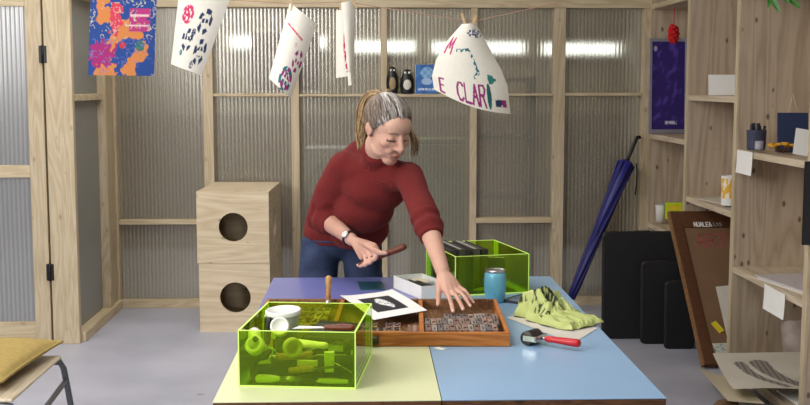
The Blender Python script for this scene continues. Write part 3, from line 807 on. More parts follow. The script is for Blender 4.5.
stick_tool('tool_case', 'flat black case lying under the putty knife in the green box', 'case', gloc(.065, .04, .071), (0, math.radians(3), GR-.04), [
    ('case_body', MB().box((-.065, -.10, 0), (.07, .12, .028)), M['black_plastic'])])
wmat = M['steel']
for k, (a, b, c, lb) in enumerate((((.0, -.13, .05), (.05, -.15, .075), (.13, -.165, .08), 'thin metal wire tool bending up to the box corner'), ((-.01, -.14, .075), (.03, -.15, .088), (.075, -.16, .105), 'short metal wire tool pointing up behind the front wall'), ((.09, -.168, .062), (.115, -.17, .05), (.145, -.175, .035), 'short metal wire tool beside the pale scraper'))):
    tag(obj('wire_tool', MB().tube([gloc(*a), gloc(*b), gloc(*c)], .0016, n=6), wmat), lb, 'wire tool')

# ---- further clutter in the front green box
brayer('white-handled brayer lying crosswise behind the front wall of the green box', gloc(.115, -.112, .088), (math.radians(0), math.radians(6), GR+math.radians(76)), M['white_plastic'], .10)
stick_tool('bent_handle', 'black curved clamp handle standing in the left front corner of the green box', 'clamp', gloc(-.124, -.164, .014), (0, 0, GR), [
    ('clamp_body', MB().tube([(.0, 0, .0), (-.002, 0, .03), (.012, 0, .052), (.034, 0, .056), (.044, 0, .072)], [.009, .010, .010, .009, .008], rounded=True), M['black_plastic'])])
stick_tool('spatula', 'pale-handled spatula lying slanted behind the left front wall of the green box', 'spatula', gloc(-.02, -.17, .036), (0, math.radians(-6), GR-.04), [
    ('handle', MB().tube([(0, 0, 0), (.03, 0, 0), (.06, 0, 0)], [.008, .009, .007], rounded=True), M['dowel']),
    ('blade', MB().box((.06, -.009, -.001), (.14, .009, .001)), M['black_plastic'])])
stick_tool('ink_bottle', 'pale squeeze bottle lying in the top left corner of the green box', 'bottle', gloc(-.128, -.125, .118), (math.radians(90), math.radians(0), GR+.25), [
    ('bottle_body', MB().lathe([(0, -.03), (.016, -.03), (.018, -.026), (.018, .02), (.008, .03), (.007, .036), (0, .036)]), M['white_plastic']),
    ('cap', MB().lathe([(0, .0365), (.008, .0365), (.007, .05), (0, .05)]), M['black_plastic'])])
stick_tool('cardboard_strip', 'dark green card standing against the right wall inside the green box', 'card', gloc(.146, -.06, .004), (0, math.radians(0), GR), [
    ('card_face', MB().box((-.001, -.10, 0), (.001, .10, .10)), plain('dark green card', S(40, 70, 46), .6))])

# ================================================================== PRINTS ON THE LINE
YL = 5.0
def hung(name, label, cat, TL, TR, BR, BL, bulge, cf, nu=90, nv=110, bow=0.0, twist=0.0):
    TL, TR, BR, BL = map(Vector, (TL, TR, BR, BL))
    def fn(u, v):
        p = (TL*(1-u)+TR*u)*(1-v)+(BL*(1-u)+BR*u)*v
        p.y -= bulge*(1-(2*u-1)**2) + bow*math.sin(v*PI) + twist*(2*u-1)*(2*v-1)
        return p
    return tag(obj(name, MB().grid(fn, nu, nv, cf), M['painted']), label, cat)
WH = S(232, 228, 216)
def stamp(u, v, cu, cv, r, col, seed, asp=1.35):
    """an oval hand-cut stamp: an outline of petals with a dotted middle"""
    x, y = (u-cu)/r, (v-cv)/(r*asp)
    d = math.hypot(x, y)
    if d > 1.15: return None
    a = math.atan2(y, x)
    n = noise.noise(Vector((x*3+seed, y*3, seed*1.7)))
    if asp == 1.0 and d < 1 and (math.sin(x*9+seed+y*3)*math.sin(y*6+seed*2)+n*.5) > -.1: return col
    if .60 < d < 1 and math.sin(a*5+seed)+n > -.25: return col
    if d < .45 and math.sin(y*9+seed)+n*.6 > .0 and abs(x) > .08: return col
    if .45 <= d <= .60 and n > .25: return col
    return None
def layers(u, v, items, base=WH):
    for it in items:
        c = stamp(u, v, *it)
        if c: return c
    return base
PK, NV, TE, MA = S(206, 50, 104), S(36, 56, 92), S(40, 112, 124), S(150, 44, 116)

def poster_col(u, v):
    P = Vector((u*2.6+4, v*3.0, 2))
    n = noise.noise(P*1.4); n2 = noise.noise(P*3.1+Vector((5, 1, 0))); n3 = noise.noise(P*6+Vector((2, 7, 0)))
    c = S(30, 68, 140) if n+.25*n2+.15*n3+.16 > 0 else S(204, 128, 68)
    if v > .78 and math.hypot((u-.28)/.16, (v-.96)/.13) < 1+n3*.5: c = S(204, 128, 68)
    if v > .78 and math.hypot((u-.66)/.07, (v-.94)/.16) < 1+n3*.5: c = S(204, 128, 68)
    if math.hypot((u-.20)/.20, (v-.74)/.16) < 1+.7*n3: c = S(158, 34, 110)
    if .60 < u < .92 and .18 < v < .46 and n3 < .32: c = S(176, 50, 120)
    if math.hypot((u-.40)/.10, (v-.30)/.20) < 1+.6*n3: c = S(206, 60, 84)
    if math.hypot((u-.78)/.07, (v-.63)/.06) < 1+.5*n3: c = S(48, 108, 96)
    if math.hypot((u-.52)/.05, (v-.63)/.04) < 1: c = S(190, 48, 60)
    if abs(n3) < .05 and n2 > .05: c = S(200, 190, 170) if v < .55 else S(104, 116, 180)
    if .25 < v < .28 and .62 < u < .9 or .38 < v < .40 and .6 < u < .88: c = S(226, 190, 190)
    return c
hung('art_print', 'blue and orange marbled print with magenta patches, hanging by the corner', 'print', (-1.2223, 4.9800, 1.9547), (-0.9323, 4.9800, 1.9555), (-0.9542, 4.9800, 1.5944), (-1.2462, 4.9800, 1.5988), .012, poster_col, 90, 110, .004)
hung('art_print', 'white paper with one pink and three navy oval stamps, hanging and curled', 'print', (-0.8388, 5.0000, 1.9574), (-0.6039, 5.0000, 1.9581), (-0.7439, 5.0000, 1.5969), (-0.8811, 5.0000, 1.6480), .035,
     lambda u, v: layers(u, v, [(.26, .28, .13, PK, 1, 1.0), (.66, .36, .15, NV, 2, 1.1), (.36, .62, .14, NV, 3, 1.1), (.74, .74, .15, NV, 4, 1.1), (.26, .80, .04, TE, 5, 1.0), (.62, .92, .05, NV, 9, 1.0), (.48, .51, .05, NV, 7, 1)]))
hung('art_print', 'white curled paper with purple and teal stamps, hanging third along the line', 'print', (-0.3464, 5.0000, 1.9191), (-0.2267, 5.0000, 1.8265), (-0.3465, 5.0000, 1.4962), (-0.4443, 5.0000, 1.5858), .045,
     lambda u, v: PK if abs(v-.22-.1*u) < .012 and .1 < u < .75 and noise.noise(Vector((u*20, 1, 1))) > -.3 else layers(u, v, [(.80, .56, .16, MA, 1, .9), (.62, .84, .21, MA, 3, .7), (.60, .86, .24, TE, 6, .7), (.6, .40, .04, PK, 2, .8)]))
# folded one: two leaves
def fold_col(u, v):
    if u > .62 and abs(u-.80-.06*math.sin(v*8)) < .10 and .35 < v < .95 and noise.noise(Vector((u*9, v*16, 3))) > -.1: return S(196, 48, 92)
    return WH
fo = thing('art_print', 'narrow white paper folded in two with pink marks, hanging fourth along the line', 'print', (0, 0, 0))
for nm, q, cf in (('rear_leaf', (((-0.1421, 5.0300, 1.8862)), ((-0.1009, 5.0000, 1.8932)), ((-0.0801, 5.0000, 1.5949)), ((-0.1443, 5.0400, 1.5862))), fold_col), ('front_leaf', (((-0.1179, 4.9700, 1.9174)), ((-0.0558, 4.9900, 1.9323)), ((-0.0620, 4.9900, 1.5858)), ((-0.0904, 4.9600, 1.6300))), lambda u, v: WH)):
    a, b, c, d = map(Vector, q)
    obj(nm, MB().grid(lambda u, v: (a*(1-u)+b*u)*(1-v)+(d*(1-u)+c*u)*v+Vector((0, -.015*math.sin(u*PI), 0)), 40, 60, cf), M['painted'], fo)
obj('curled_tip', MB().grid(lambda u, v: Vector((-0.0798, 4.9900, 1.6127))+Vector((.012*math.cos(u*5)+.004*v, .012*math.sin(u*5), -.06*v)), 20, 8, lambda u, v: WH), M['painted'], fo)
# big lettered sheet
def lerp_pl(pts, t):
    t *= len(pts)-1; k = min(int(t), len(pts)-2); f = t-k
    return Vector(pts[k])*(1-f)+Vector(pts[k+1])*f
LB = [(0.4251, 5.0000, 1.8277), (0.3846, 5.0000, 1.7831), (0.3442, 5.0000, 1.7339), (0.3083, 5.0000, 1.6668), (0.2903, 5.0000, 1.5950), (0.2996, 5.0000, 1.5342)]
RB = [(0.4883, 5.0000, 1.8278), (0.5203, 5.0000, 1.7743), (0.5617, 5.0000, 1.6983), (0.6032, 5.0000, 1.6266), (0.6335, 5.0000, 1.5500), (0.6484, 5.0000, 1.4233)]
L1 = word_strokes('CLAR', .31, .80, .36, .17, .35)
L2 = word_strokes('M', .07, .26, .10, .23)
L3 = word_strokes('E', .09, .80, .05, .17)
WINDING = [((.27, .435), (.37, .43)), ((.37, .43), (.47, .40)), ((.47, .40), (.53, .45)), ((.53, .45), (.57, .53)), ((.57, .53), (.62, .66)), ((.62, .66), (.56, .72))]
def big_col(u, v):
    # u,v run along the hanging sheet; writing is laid out in its own square
    for s, k, cl in ((L1, .0125, MA), (L2, .014, S(186, 40, 116)), (L3, .011, MA)):
        if near(s, u, 1.0-v if False else v_flip(v, s), k):
            return cl
    if near(WINDING, u, v, .020) and noise.noise(Vector((u*26, v*26, 1))) > -.1: return S(40, 104, 118)
    if math.hypot((u-.70)/.28, (v-.16)/.075) < 1 and noise.noise(Vector((u*16, v*34, 4))) > .02: return S(44, 66, 112)
    if math.hypot((u-.725)/.030, (v-.88)/.105) < 1: return S(34, 96, 98)
    if math.hypot((u-.79)/.06, (v-.73)/.05) < 1+noise.noise(Vector((u*20, v*20, 4))): return S(50, 128, 122)
    if .80 < u < .96 and .90 < v < .955 and noise.noise(Vector((u*20, v*30, 6))) > -.25: return NV if u < .89 else MA
    return WH
def v_flip(v, s):
    lo = min(min(a[1], b[1]) for a, b in s); hi = max(max(a[1], b[1]) for a, b in s)
    return lo+hi-v
def big_fn(u, v):
    a, b = lerp_pl(LB, v), lerp_pl(RB, v)
    p = a*(1-u)+b*u
    # bottom edge dips a little, the whole sheet rolls towards the camera
    p.z += -.024*math.sin(u*PI)*v*v
    p.y -= (.03+.05*v)*(1-(2*u-1)**2)
    return p
tag(obj('art_print', MB().grid(big_fn, 150, 150, big_col), M['painted']), 'large white paper lettered in pink with teal footprints, hanging rightmost', 'print')
# the line itself and its pegs
LP = [(-1.8825, 5.0000, 2.1023), (-1.2326, 5.0050, 1.9655), (-0.6067, 5.0200, 1.9332), (-0.3388, 5.0200, 1.9184), (-0.0874, 5.0100, 1.9249), (0.1910, 5.0100, 1.8812), (0.4303, 5.0100, 1.8439), (0.4892, 5.0100, 1.8418), (0.8690, 5.0100, 1.9273), (1.4541, 5.0100, 2.2045)]
tag(obj('hanging_line', MB().tube(LP, .0022, n=6), plain('pinkish string', S(176, 140, 120), .9)), 'thin string line carrying the hanging prints', 'string')
def peg(px, label, tilt):
    t = thing('hanging_peg', label, 'peg', px, (0, tilt, 0), 'clothes pegs on the line')
    for s in (-1, 1):
        obj('peg_leg', MB().add([(-.004, s*.002, -.036), (.004, s*.002, -.036), (.004, s*.006, .036), (-.004, s*.006, .036), (-.004, s*.005, -.036), (.004, s*.005, -.036), (.005, s*.011, .036), (-.005, s*.011, .036)],
            [(0, 1, 2, 3), (4, 7, 6, 5), (0, 4, 5, 1), (1, 5, 6, 2), (2, 6, 7, 3), (3, 7, 4, 0)]), M['peg'], t)
    obj('spring', MB().tube([(-.006, 0, .008), (.006, 0, .008)], .005, n=8), M['steel'], t)
peg((0.4331, 4.9900, 1.8405), 'wooden peg at the left of the large lettered print', math.radians(-18))
peg((0.4760, 4.9900, 1.8317), 'wooden peg at the right of the large lettered print', math.radians(20))
peg((-0.1093, 4.9850, 1.9230), 'wooden peg at the fold of the narrow white print', math.radians(24))
peg((-0.0647, 4.9850, 1.9275), 'wooden peg right of the fold of the narrow white print', math.radians(-26))
peg((-0.3364, 4.9850, 1.9180), 'wooden peg at the top of the curled purple-stamped print', math.radians(6))

# ================================================================== ON THE PARTITION'S RAIL
def penguin(label, x, h, w, belly, tall):
    t = thing('penguin_figure', label, 'figurine', (x, 7.640, 1.4965), (0, 0, 0), 'wooden penguins on the wall rail')
    prof = [(0, 0), (.92, 0), (1.0, .06), (1.0, .45), (.88, .68), (.70, .80), (.66, .88), (.50, .97), (.25, .995), (0, 1)]
    obj('body', MB().lathe([(r*w/2, z*h) for r, z in prof], n=24, M=Matrix.Diagonal((1, .62, 1, 1))), M['black_plastic'], t)
    obj('belly', MB().ell((0, -w*.10, h*.36), (w*.38, w*.26, h*.36 if tall else h*.33)), belly, t)
    for s in (-1, 1):
        e = obj('eye', MB().ell((s*w*.16, -w*.215, h*.86), (w*.10, w*.06, w*.10)), M['white_plastic'], t)
        obj('flipper', MB().ell((s*w*.50, -.002, h*.42), (w*.07, w*.17, h*.25)), M['black_plastic'], t)
    obj('beak', MB().tube([(0, -w*.18, h*.80), (0, -w*.34, h*.785)], [w*.05, w*.01], n=8), M['black_plastic'], t)
penguin('tall thin black wooden penguin with a tan belly on the wall rail', .170, .188, .074, plain('tan belly', S(168, 142, 104), .6), True)
penguin('plump black wooden penguin with a white belly, between tall penguin and blue book', .272, .168, .088, plain('white belly', S(226, 220, 204), .6), False)
def bookcol(u, v):
    if v > .80 and v < .90 and .12 < u < .88 and noise.noise(Vector((u*30, v*10, 1))) > -.15: return S(206, 222, 240)
    x, y = (u-.52)/.30, (v-.28)/.20
    if math.hypot(x, y) < 1: return mixc(S(100, 148, 200), S(150, 190, 226), .5+.5*math.sin(x*6)*math.cos(y*5))
    if math.hypot((u-.52)/.24, (v-.58)/.12) < 1: return S(166, 190, 224)
    return mixc(S(52, 96, 166), S(74, 126, 190), .5+noise.noise(Vector((u*4, v*4, 0))))
bk = thing('picture_book', 'blue picture book standing on the wall rail beside the penguins', 'book', (.405, 7.640, 1.4965), (math.radians(-4), 0, math.radians(-8)))
obj('front_cover', MB().grid(lambda u, v: ((u-.5)*.15, -.012, .20*(1-v)), 40, 50, bookcol), M['painted'], bk)
obj('page_block', B((-.074, -.0115, .002), (.074, .010, .197)), M['paper'], bk)
obj('back_cover', B((-.075, .010, 0), (.075, .012, .2)), plain('blue cover', S(60, 104, 170), .5), bk)
obj('spine', MB().box((-.077, -.012, 0), (-.0752, .012, .2)).box((-.0772, -.0122, .15), (-.075, -.006, .19)), M['paper'], bk)

# ================================================================== UMBRELLA
um = thing('umbrella', 'long furled blue umbrella leaning against the ribbed partition', 'umbrella', (0, 0, 0))
A, Bq = Vector((1.36, 7.42, .012)), Vector((1.868, 7.60, 1.19))
def on(f): return A+(Bq-A)*f
obj('canopy', MB().tube([on(f) for f in (.05, .07, .15, .30, .42, .445, .47, .60, .75, .85, .865)], [.014, .022, .027, .032, .034, .028, .036, .043, .050, .056, .040], n=14), M['umbrella'], um)
mb = MB()
for k in range(7):
    a = k*2*PI/7
    n1 = (Bq-A).normalized(); u_ = n1.cross(Vector((0, 1, 0))).normalized(); w_2 = n1.cross(u_)
    mb.tube([on(f)+(u_*math.cos(a+f*2.2)+w_2*math.sin(a+f*2.2))*r for f, r in ((.07, .020), (.15, .026), (.30, .031), (.42, .033), (.47, .035), (.60, .042), (.75, .050), (.85, .057))], .009, n=6)
obj('canopy_fold', mb, plain('darker blue nylon', S(24, 24, 92), .5), um)
obj('shaft', MB().tube([on(0), on(.05)], [.005, .010]), M['steel'], um)
obj('handle', MB().tube([on(.86), on(.90), on(.97), on(1.0)+Vector((.006, 0, .008)), on(1.0)+Vector((.02, 0, .01)), on(1.0)+Vector((.026, 0, -.006))], [.010, .013, .013, .012, .011, .009], n=10), M['black_plastic'], um)
obj('wrist_strap', MB().tube([on(.87)+Vector((.05, -.05, -.02)), (1.8564, 7.5200, 0.9593), (1.8549, 7.5200, 0.8691), (1.8460, 7.5200, 0.7997)], .005, n=6), M['black'], um)
obj('closing_strap', MB().tube([on(.435), on(.455)], .0365, n=14), plain('strap blue', S(28, 28, 80), .6), um)

# ================================================================== BLACK CASES ON THE FLOOR
def flat_case(label, x0, x1, y, h, lean, th=.05, r=.035, top_cut=0):
    t = thing('portfolio_case', label, 'case', (0, y, 0), (math.radians(lean), 0, 0), 'black flat cases by the shelves')
    poly = []
    for cx_, cz_, a0 in ((x1-r, h-r, 0), (x0+r, h-r, 90), (x0+r, r, 180), (x1-r, r, 270)):
        for k in range(7):
            a = math.radians(a0+k*15); poly.append((cx_+r*math.cos(a), cz_+r*math.sin(a)))
    R_ = Matrix(((1, 0, 0, 0), (0, 0, -1, 0), (0, 1, 0, 0), (0, 0, 0, 1)))
    obj('case_shell', MB().prism(poly, -th, 0, R_), M['black'], t, .006)
    e = [(x, 0.0, z) for x, z in poly]+[(poly[0][0], 0, poly[0][1])]
    obj('zip_edge', MB().tube([(x, th/2, z) for x, _, z in e], .005, n=6, cap=False), M['black_plastic'], t)
    hx = (x0+x1)/2
    obj('carry_handle', MB().tube([(hx-.05, th/2, h-.01), (hx-.045, th/2, h+.004), (hx+.045, th/2, h+.004), (hx+.05, th/2, h-.01)], .005, n=8), M['black_plastic'], t)
flat_case('largest black flat case, standing behind the others beside the brown board', 1.44, 1.93, 6.60, .66, -3)
flat_case('middle-sized black flat case in front of the largest one', 1.645, 1.925, 6.46, .50, -2, .045, .03)
flat_case('smallest black flat case, half hidden by the leaning brown board', 1.755, 1.93, 6.33, .40, -2, .04, .025)

# ================================================================== BROWN BOARD LEANING IN THE SHELVING
tilt = math.atan2(.79, .79)
bd = thing('display_board', 'large brown framed board lettered in white and pink, leaning in the shelving', 'board', (1.845, 5.885, .004), (0, 0, 0))
Lb = 1.085
Rm = Matrix.Rotation(math.radians(44.5), 4, 'X')
fr = MB()
fr.box((0, 0, 0), (.062, Lb, .035), Rm).box((.062, Lb-.125, 0), (.50, Lb, .035), Rm).box((.062, 0, 0), (.50, .06, .035), Rm)
obj('frame_border', fr, M['brown_board'], bd, .004)
obj('edge_strip', MB().box((-.012, 0, .004), (0, Lb, .03), Rm), wood('light strip', S(150, 112, 76), S(120, 84, 52), 'z', 2, 0), bd)
BT1 = word_strokes('NUA', .02, .0, .14, .045)
def boardtext(nm, txt, x, y, w, h, wd, m):
    mb = MB()
    for a, b in word_strokes(txt, x, y, w, h):
        d = Vector((b[0]-a[0], b[1]-a[1], 0))
        Mx = Rm @ Matrix.Translation((a[0], a[1], .0)) @ Matrix.Rotation(math.atan2(d.y, d.x), 4, 'Z')
        mb.box((-wd/2, -wd/2, 0), (d.length+wd/2, wd/2, .001), Mx)
    o = obj(nm, mb, m, bd); return o
obj('inner_panel', MB().box((.062, .06, .010), (.50, Lb-.125, .026), Rm), M['brown_panel'], bd)
o = boardtext('white_lettering', 'NUALEA', .130, .962, .105, .032, .006, M['paper']); o.location = Rm.to_3x3() @ Vector((0, 0, .0355))
o = boardtext('white_lettering', 'LYS', .250, .966, .048, .024, .004, M['card_grey']); o.location = Rm.to_3x3() @ Vector((0, 0, .0355))
o = boardtext('pink_lettering', 'ARTS', .125, .81, .23, .10, .011, plain('faded pink letters', S(156, 80, 74), .7)); o.location = Rm.to_3x3() @ Vector((0, 0, .0265))
BDM = Matrix.Translation((1.845, 5.885, .004)) @ Rm
def bdloc(x, y, z): return BDM @ Vector((x, y, z))
def on_board(name, label, cat, x, y, w, h, mat, rot=0.0, th=.001, z=.0275):
    Mx = BDM @ Matrix.Translation((x, y, z)) @ Matrix.Rotation(rot, 4, 'Z')
    return tag(obj(name, MB().box((-w/2, -h/2, 0), (w/2, h/2, th), Mx), mat), label, cat)
on_board('sticky_tag', 'small yellow tag stuck on the brown board', 'tag', .124, .245, .035, .075, M['yellow_tag'], .5, .004)

# ================================================================== THINGS ON THE SHELVES
# purple canvas with silver wood frame, far bay
pc = thing('framed_canvas', 'deep purple canvas in a silvery frame standing on the far shelf', 'picture', (1.938, 7.560, 1.2215), (math.radians(-3.0), 0, 0))
CW2, CH2 = .262, .655
def purple(u, v):
    n = noise.noise(Vector((u*3-v*5, v*9+u*6, 1)))
    n2 = noise.noise(Vector((u*20, v*30, 1)))
    c = mixc(S(48, 30, 108), S(84, 58, 156), smooth(.0, .6, n+.3*n2))
    if .40 < u < .78 and .90 < v < .945: c = S(196, 190, 214) if n2 > -.2 else c
    if math.hypot((u-.1)/.05, (v-.08)/.03) < 1: c = S(170, 160, 200)
    return c
obj('canvas', MB().grid(lambda u, v: (.022+u*(CW2-.034), -.004, .03+(1-v)*(CH2-.052)), 50, 110, purple), M['painted'], pc)
obj('frame_border', MB().box((0, -.012, 0), (.022, .01, CH2)).box((CW2-.012, -.012, 0), (CW2, .01, CH2)).box((.022, -.012, CH2-.022), (CW2-.012, .01, CH2)).box((.022, -.012, 0), (CW2-.012, .01, .03)), plain('silvery frame', S(150, 146, 160), .4, .3), pc, .002)
obj('backing', B((.01, .0, .01), (CW2-.01, .006, CH2-.01)), M['card_grey'], pc)
# red crocheted thing on a cord
rd = thing('hanging_ornament', 'red woolly ornament hanging on a red cord above the purple canvas', 'ornament', (1.9697, 7.1000, 1.8832))
mb = MB()
for k in range(26):
    a = k*2.4; z = -.05+k*.004
    r = .024*math.sqrt(max(.05, 1-(z/.058)**2))
    mb.ell((r*math.cos(a), r*math.sin(a), z), (.016, .016, .014), n=8, m=6)
mb.ell((0, 0, 0), (.026, .026, .05))
obj('woolly_body', mb, M['red_wool'], rd)
obj('cord', MB().tube([(0, 0, .045), (.002, 0, .12), (0, 0, .165)], .003, n=6), M['red_wool'], rd)
# far lower shelf
t = thing('paper_cup_stack', 'white carton standing on the far lower shelf beside the lime box', 'carton', (2.0197, 7.5000, 0.6166), (0, 0, .2))
obj('carton_body', MB().lathe([(0, 0), (.026, 0), (.034, .105), (.034, .12), (0, .12)], n=20), M['paper'], t)
obj('carton_rim', MB().lathe([(.034, .115), (.037, .118), (.037, .124), (.034, .124), (.034, .115)], n=20), M['card_grey'], t)
t = thing('lime_box', 'lime yellow packet standing on the far lower shelf above the brown board', 'packet', (2.1030, 7.4500, 0.6397), (0, 0, -.1))
obj('packet_body', MB().box((-.058, -.02, .0), (.058, .02, .115)), M['lime'], t, .004)
obj('packet_label', MB().box((-.045, -.0212, .06), (.045, -.0205, .10)), M['yellow_tag'], t)
# cards on the upper middle shelf
for k, (x, y, w, h, rz, lb) in enumerate(((2.075, 6.35, .19, .125, -.16, 'larger blank white card leaning on the upper shelf'), (2.205, 6.32, .10, .10, -.25, 'smaller white card leaning beside the larger one on the upper shelf'))):
    t = tag(obj('display_card', MB().box((-w/2, -.001, 0), (w/2, .001, h)), M['paper'], loc=(x, y, 1.4965), rot=(math.radians(-18), 0, rz)), lb, 'card', 'white cards on the upper shelf')
# candle jar with yellow pattern
def candle_col(u, v):
    n = noise.noise(Vector((math.cos(u*2*PI)*3, math.sin(u*2*PI)*3, v*5)))
    if v < .25 or v > .9: return S(228, 226, 222)
    return S(220, 170, 60) if n > -.08 else S(232, 222, 200)
t = thing('candle_jar', 'white jar with a yellow pattern standing on the middle shelf', 'jar', (2.0188, 6.0500, 0.8884))
obj('jar_body', MB().grid(lambda u, v: (.046*(1+.06*v)*math.cos(u*2*PI), .046*(1+.06*v)*math.sin(u*2*PI), .165*v), 60, 40, candle_col), M['painted'], t)
obj('jar_bottom', MB().lathe([(0, .001), (.045, .001), (.045, .004), (0, .004)]), M['white_plastic'], t)
obj('wax', MB().lathe([(0, .145), (.046, .145), (.046, .15), (0, .15)]), M['wax'], t)
for k, (x, y, w, d, rz, m, lb) in enumerate(((2.10, 6.38, .22, .30, .2, 'paper_grey', 'off-white envelope lying flat on the middle shelf'), (2.08, 6.05, .16, .22, -.3, 'card_grey', 'grey leaflet lying on the middle shelf beside the patterned jar'))):
    tag(obj('envelope', MB().box((-w/2, -d/2, 0), (w/2, d/2, .004)), M[m], loc=(x, y, .8765), rot=(0, 0, rz)), lb, 'envelope')
# near bay, middle shelf
t = thing('pencil_pot', 'dark blue-grey brush pot standing on the near shelf', 'pot', (1.9798, 5.5500, 1.2250))
obj('pot_body', MB().lathe([(0, 0), (.042, 0), (.046, .01), (.049, .095), (.052, .10), (.048, .102), (.044, .09), (.044, .03), (0, .03)]), plain('dark slate glaze', S(62, 66, 86), .5, var=.25, scale=50), t)
mb = MB()
for k in range(14):
    a = k*.9; r = .012+.027*((k*7) % 10)/10
    mb.tube([(r*.8*math.cos(a), r*.8*math.sin(a), .04), (r*1.15*math.cos(a), r*1.15*math.sin(a), .112+.012*(k % 3))], .007, n=7)
obj('pot_filling', mb, plain('dark contents', S(46, 48, 62), .7), t)
t = thing('tea_light_cup', 'small pale round cup standing in front of the dark pot', 'cup', (1.9485, 5.4200, 1.2351))
obj('cup_body', MB().lathe([(0, 0), (.019, 0), (.021, .004), (.021, .042), (.018, .042), (.018, .008), (0, .008)]), plain('lilac grey cup', S(158, 152, 164), .5), t)
obj('cup_wax', MB().lathe([(0, .03), (.018, .03), (.018, .034), (0, .034)]), M['wax'], t)
t = thing('flower_bunch', 'bunch of small dried yellow flowers lying on the near shelf', 'flowers', (2.0321, 5.3200, 1.2235))
mb = MB(); ms = MB()
for k in range(16):
    a = k*2.399; r = .014+.044*math.sqrt(k/16)
    p = (r*1.3*math.cos(a), r*math.sin(a), .034+.016*((k*5) % 4)/4)
    for j in range(5):
        b = j*1.256
        mb.ell((p[0]+.006*math.cos(b), p[1]+.006*math.sin(b), p[2]), (.0085, .0085, .006), n=7, m=5)
    ms.tube([(0, 0, .0), (p[0]*.5, p[1]*.5, .02), p], .0018, n=5)
obj('petals', mb, M['gold'], t); obj('stems', ms, plain('dry stems', S(104, 70, 42), .8), t)
t = thing('toy_figure', 'small dark figurine standing beside the yellow flowers', 'figurine', (2.0322, 5.4000, 1.2262))
obj('figure_body', MB().lathe([(0, 0), (.010, 0), (.009, .012), (.006, .022), (.008, .030), (.006, .040), (0, .044)], n=14), plain('dark bronze figure', S(70, 44, 36), .5), t)
t = thing('spiral_notebook', 'dark navy notebook standing upright at the back of the near shelf', 'notebook', (2.135, 5.46, 1.2175), (math.radians(-8), 0, -.1))
obj('cover', MB().box((-.075, -.006, 0), (.075, -.004, .20)).box((-.075, .004, 0), (.075, .006, .20)), M['navy'], t)
obj('page_block', B((-.073, -.004, .002), (.073, .004, .198)), M['paper_grey'], t)
obj('strap_loop', MB().tube([(-.02, .0, .199), (-.005, .0, .27), (.0, .0, .30), (.012, .0, .25), (.03, .0, .199)], .002, n=6), M['string'], t)
tag(obj('display_card', MB().box((-.034, -.001, 0), (.034, .001, .125)), M['paper'], loc=(1.9975, 5.0200, 1.2325), rot=(math.radians(-16), math.radians(10), -.1)), 'white card leaning in front of the navy notebook', 'card')
def shelf_label(name, label, y0, y1, z0, z1, dz):
    return tag(obj(name, MB().grid(lambda u, v: (XS-.004-.006*v*v, y0+(y1-y0)*u, z1+(z0-z1)*v+dz*u), 8, 8), M['paper']), label, 'label')
shelf_label('shelf_label', 'white paper label hanging from the near middle shelf edge', 5.765, 5.53, 1.095, 1.215, -.002)
shelf_label('shelf_label', 'white paper label hanging from the near lower shelf edge', 5.30, 5.03, .455, .578, -.002)
# plastic wallet of papers on the near lower shelf
t = thing('plastic_wallet', 'clear plastic wallet of papers lying on the near lower shelf', 'wallet', (2.13, 5.16, .587), (0, 0, .16))
obj('paper_stack', MB().box((-.15, -.24, 0), (.15, .24, .016)), M['paper_grey'], t, .002)
obj('clear_cover', MB().box((-.158, -.25, .0165), (.158, .25, .022)), plain('milky plastic', S(206, 202, 208), .2, spec=.7), t, .002)
# potted plant on the top of the near bay, only its leaves hang into view
pp_ = thing('potted_plant', 'green trailing plant, its leaves hanging over the topmost near shelf', 'plant', (2.12, 5.30, 2.061))
obj('pot', MB().lathe([(0, 0), (.05, 0), (.07, .11), (.075, .11), (.075, .125), (.065, .125), (.06, .09), (0, .09)]), M['terracotta'], pp_)
lm = MB(); sm_ = MB()
def leaf(p0, p1, w, droop=.02):
    p0, p1 = Vector(p0), Vector(p1); d = p1-p0; side = d.cross(Vector((.3, 1, .2))).normalized()
    def fn(u, v):
        c = p0+d*v+Vector((0, 0, -droop*v*v)); ww = w*math.sin(PI*min(1, v*.97+.03))**.8*(1-.35*v)
        return c+side*(2*u-1)*ww+Vector((0, -.25*ww*abs(2*u-1), 0))
    lm.grid(fn, 6, 12)
base = Vector((2.12, 5.30, 2.061))
def rel(p): return Vector(p)-base
leaf(rel((1.9050, 5.2500, 1.9948)), rel((1.9552, 5.2200, 1.8943)), .018, 0)
leaf(rel((1.9243, 5.2500, 1.9949)), rel((1.9040, 5.2400, 1.9190)), .016, 0)
leaf(rel((1.9759, 5.2200, 1.9832)), rel((2.0474, 5.2000, 1.9119)), .017, 0)
leaf(rel((1.9516, 5.2200, 1.9925)), rel((1.9939, 5.2000, 1.9351)), .015, 0)
for k in range(9):
    a = k*.7+.4
    leaf((0, 0, .12), (.14*math.cos(a), .14*math.sin(a), .20), .022, .03)
for q in ((768, -8), (785, -6), (776, -8)):
    pass
sm_.tube([(0, 0, .09), (-.10, -.03, .16), (-.205, -.05, .06), rel((1.9146, 5.2500, 1.9949))], .004, n=6); sm_.tube([(0, 0, .09), (-.06, -.05, .17), (-.205, -.07, .06), rel((1.9709, 5.2200, 1.9878))], .004, n=6)
obj('leaves', lm, M['leaf'], pp_); obj('stems', sm_, M['leaf'], pp_)

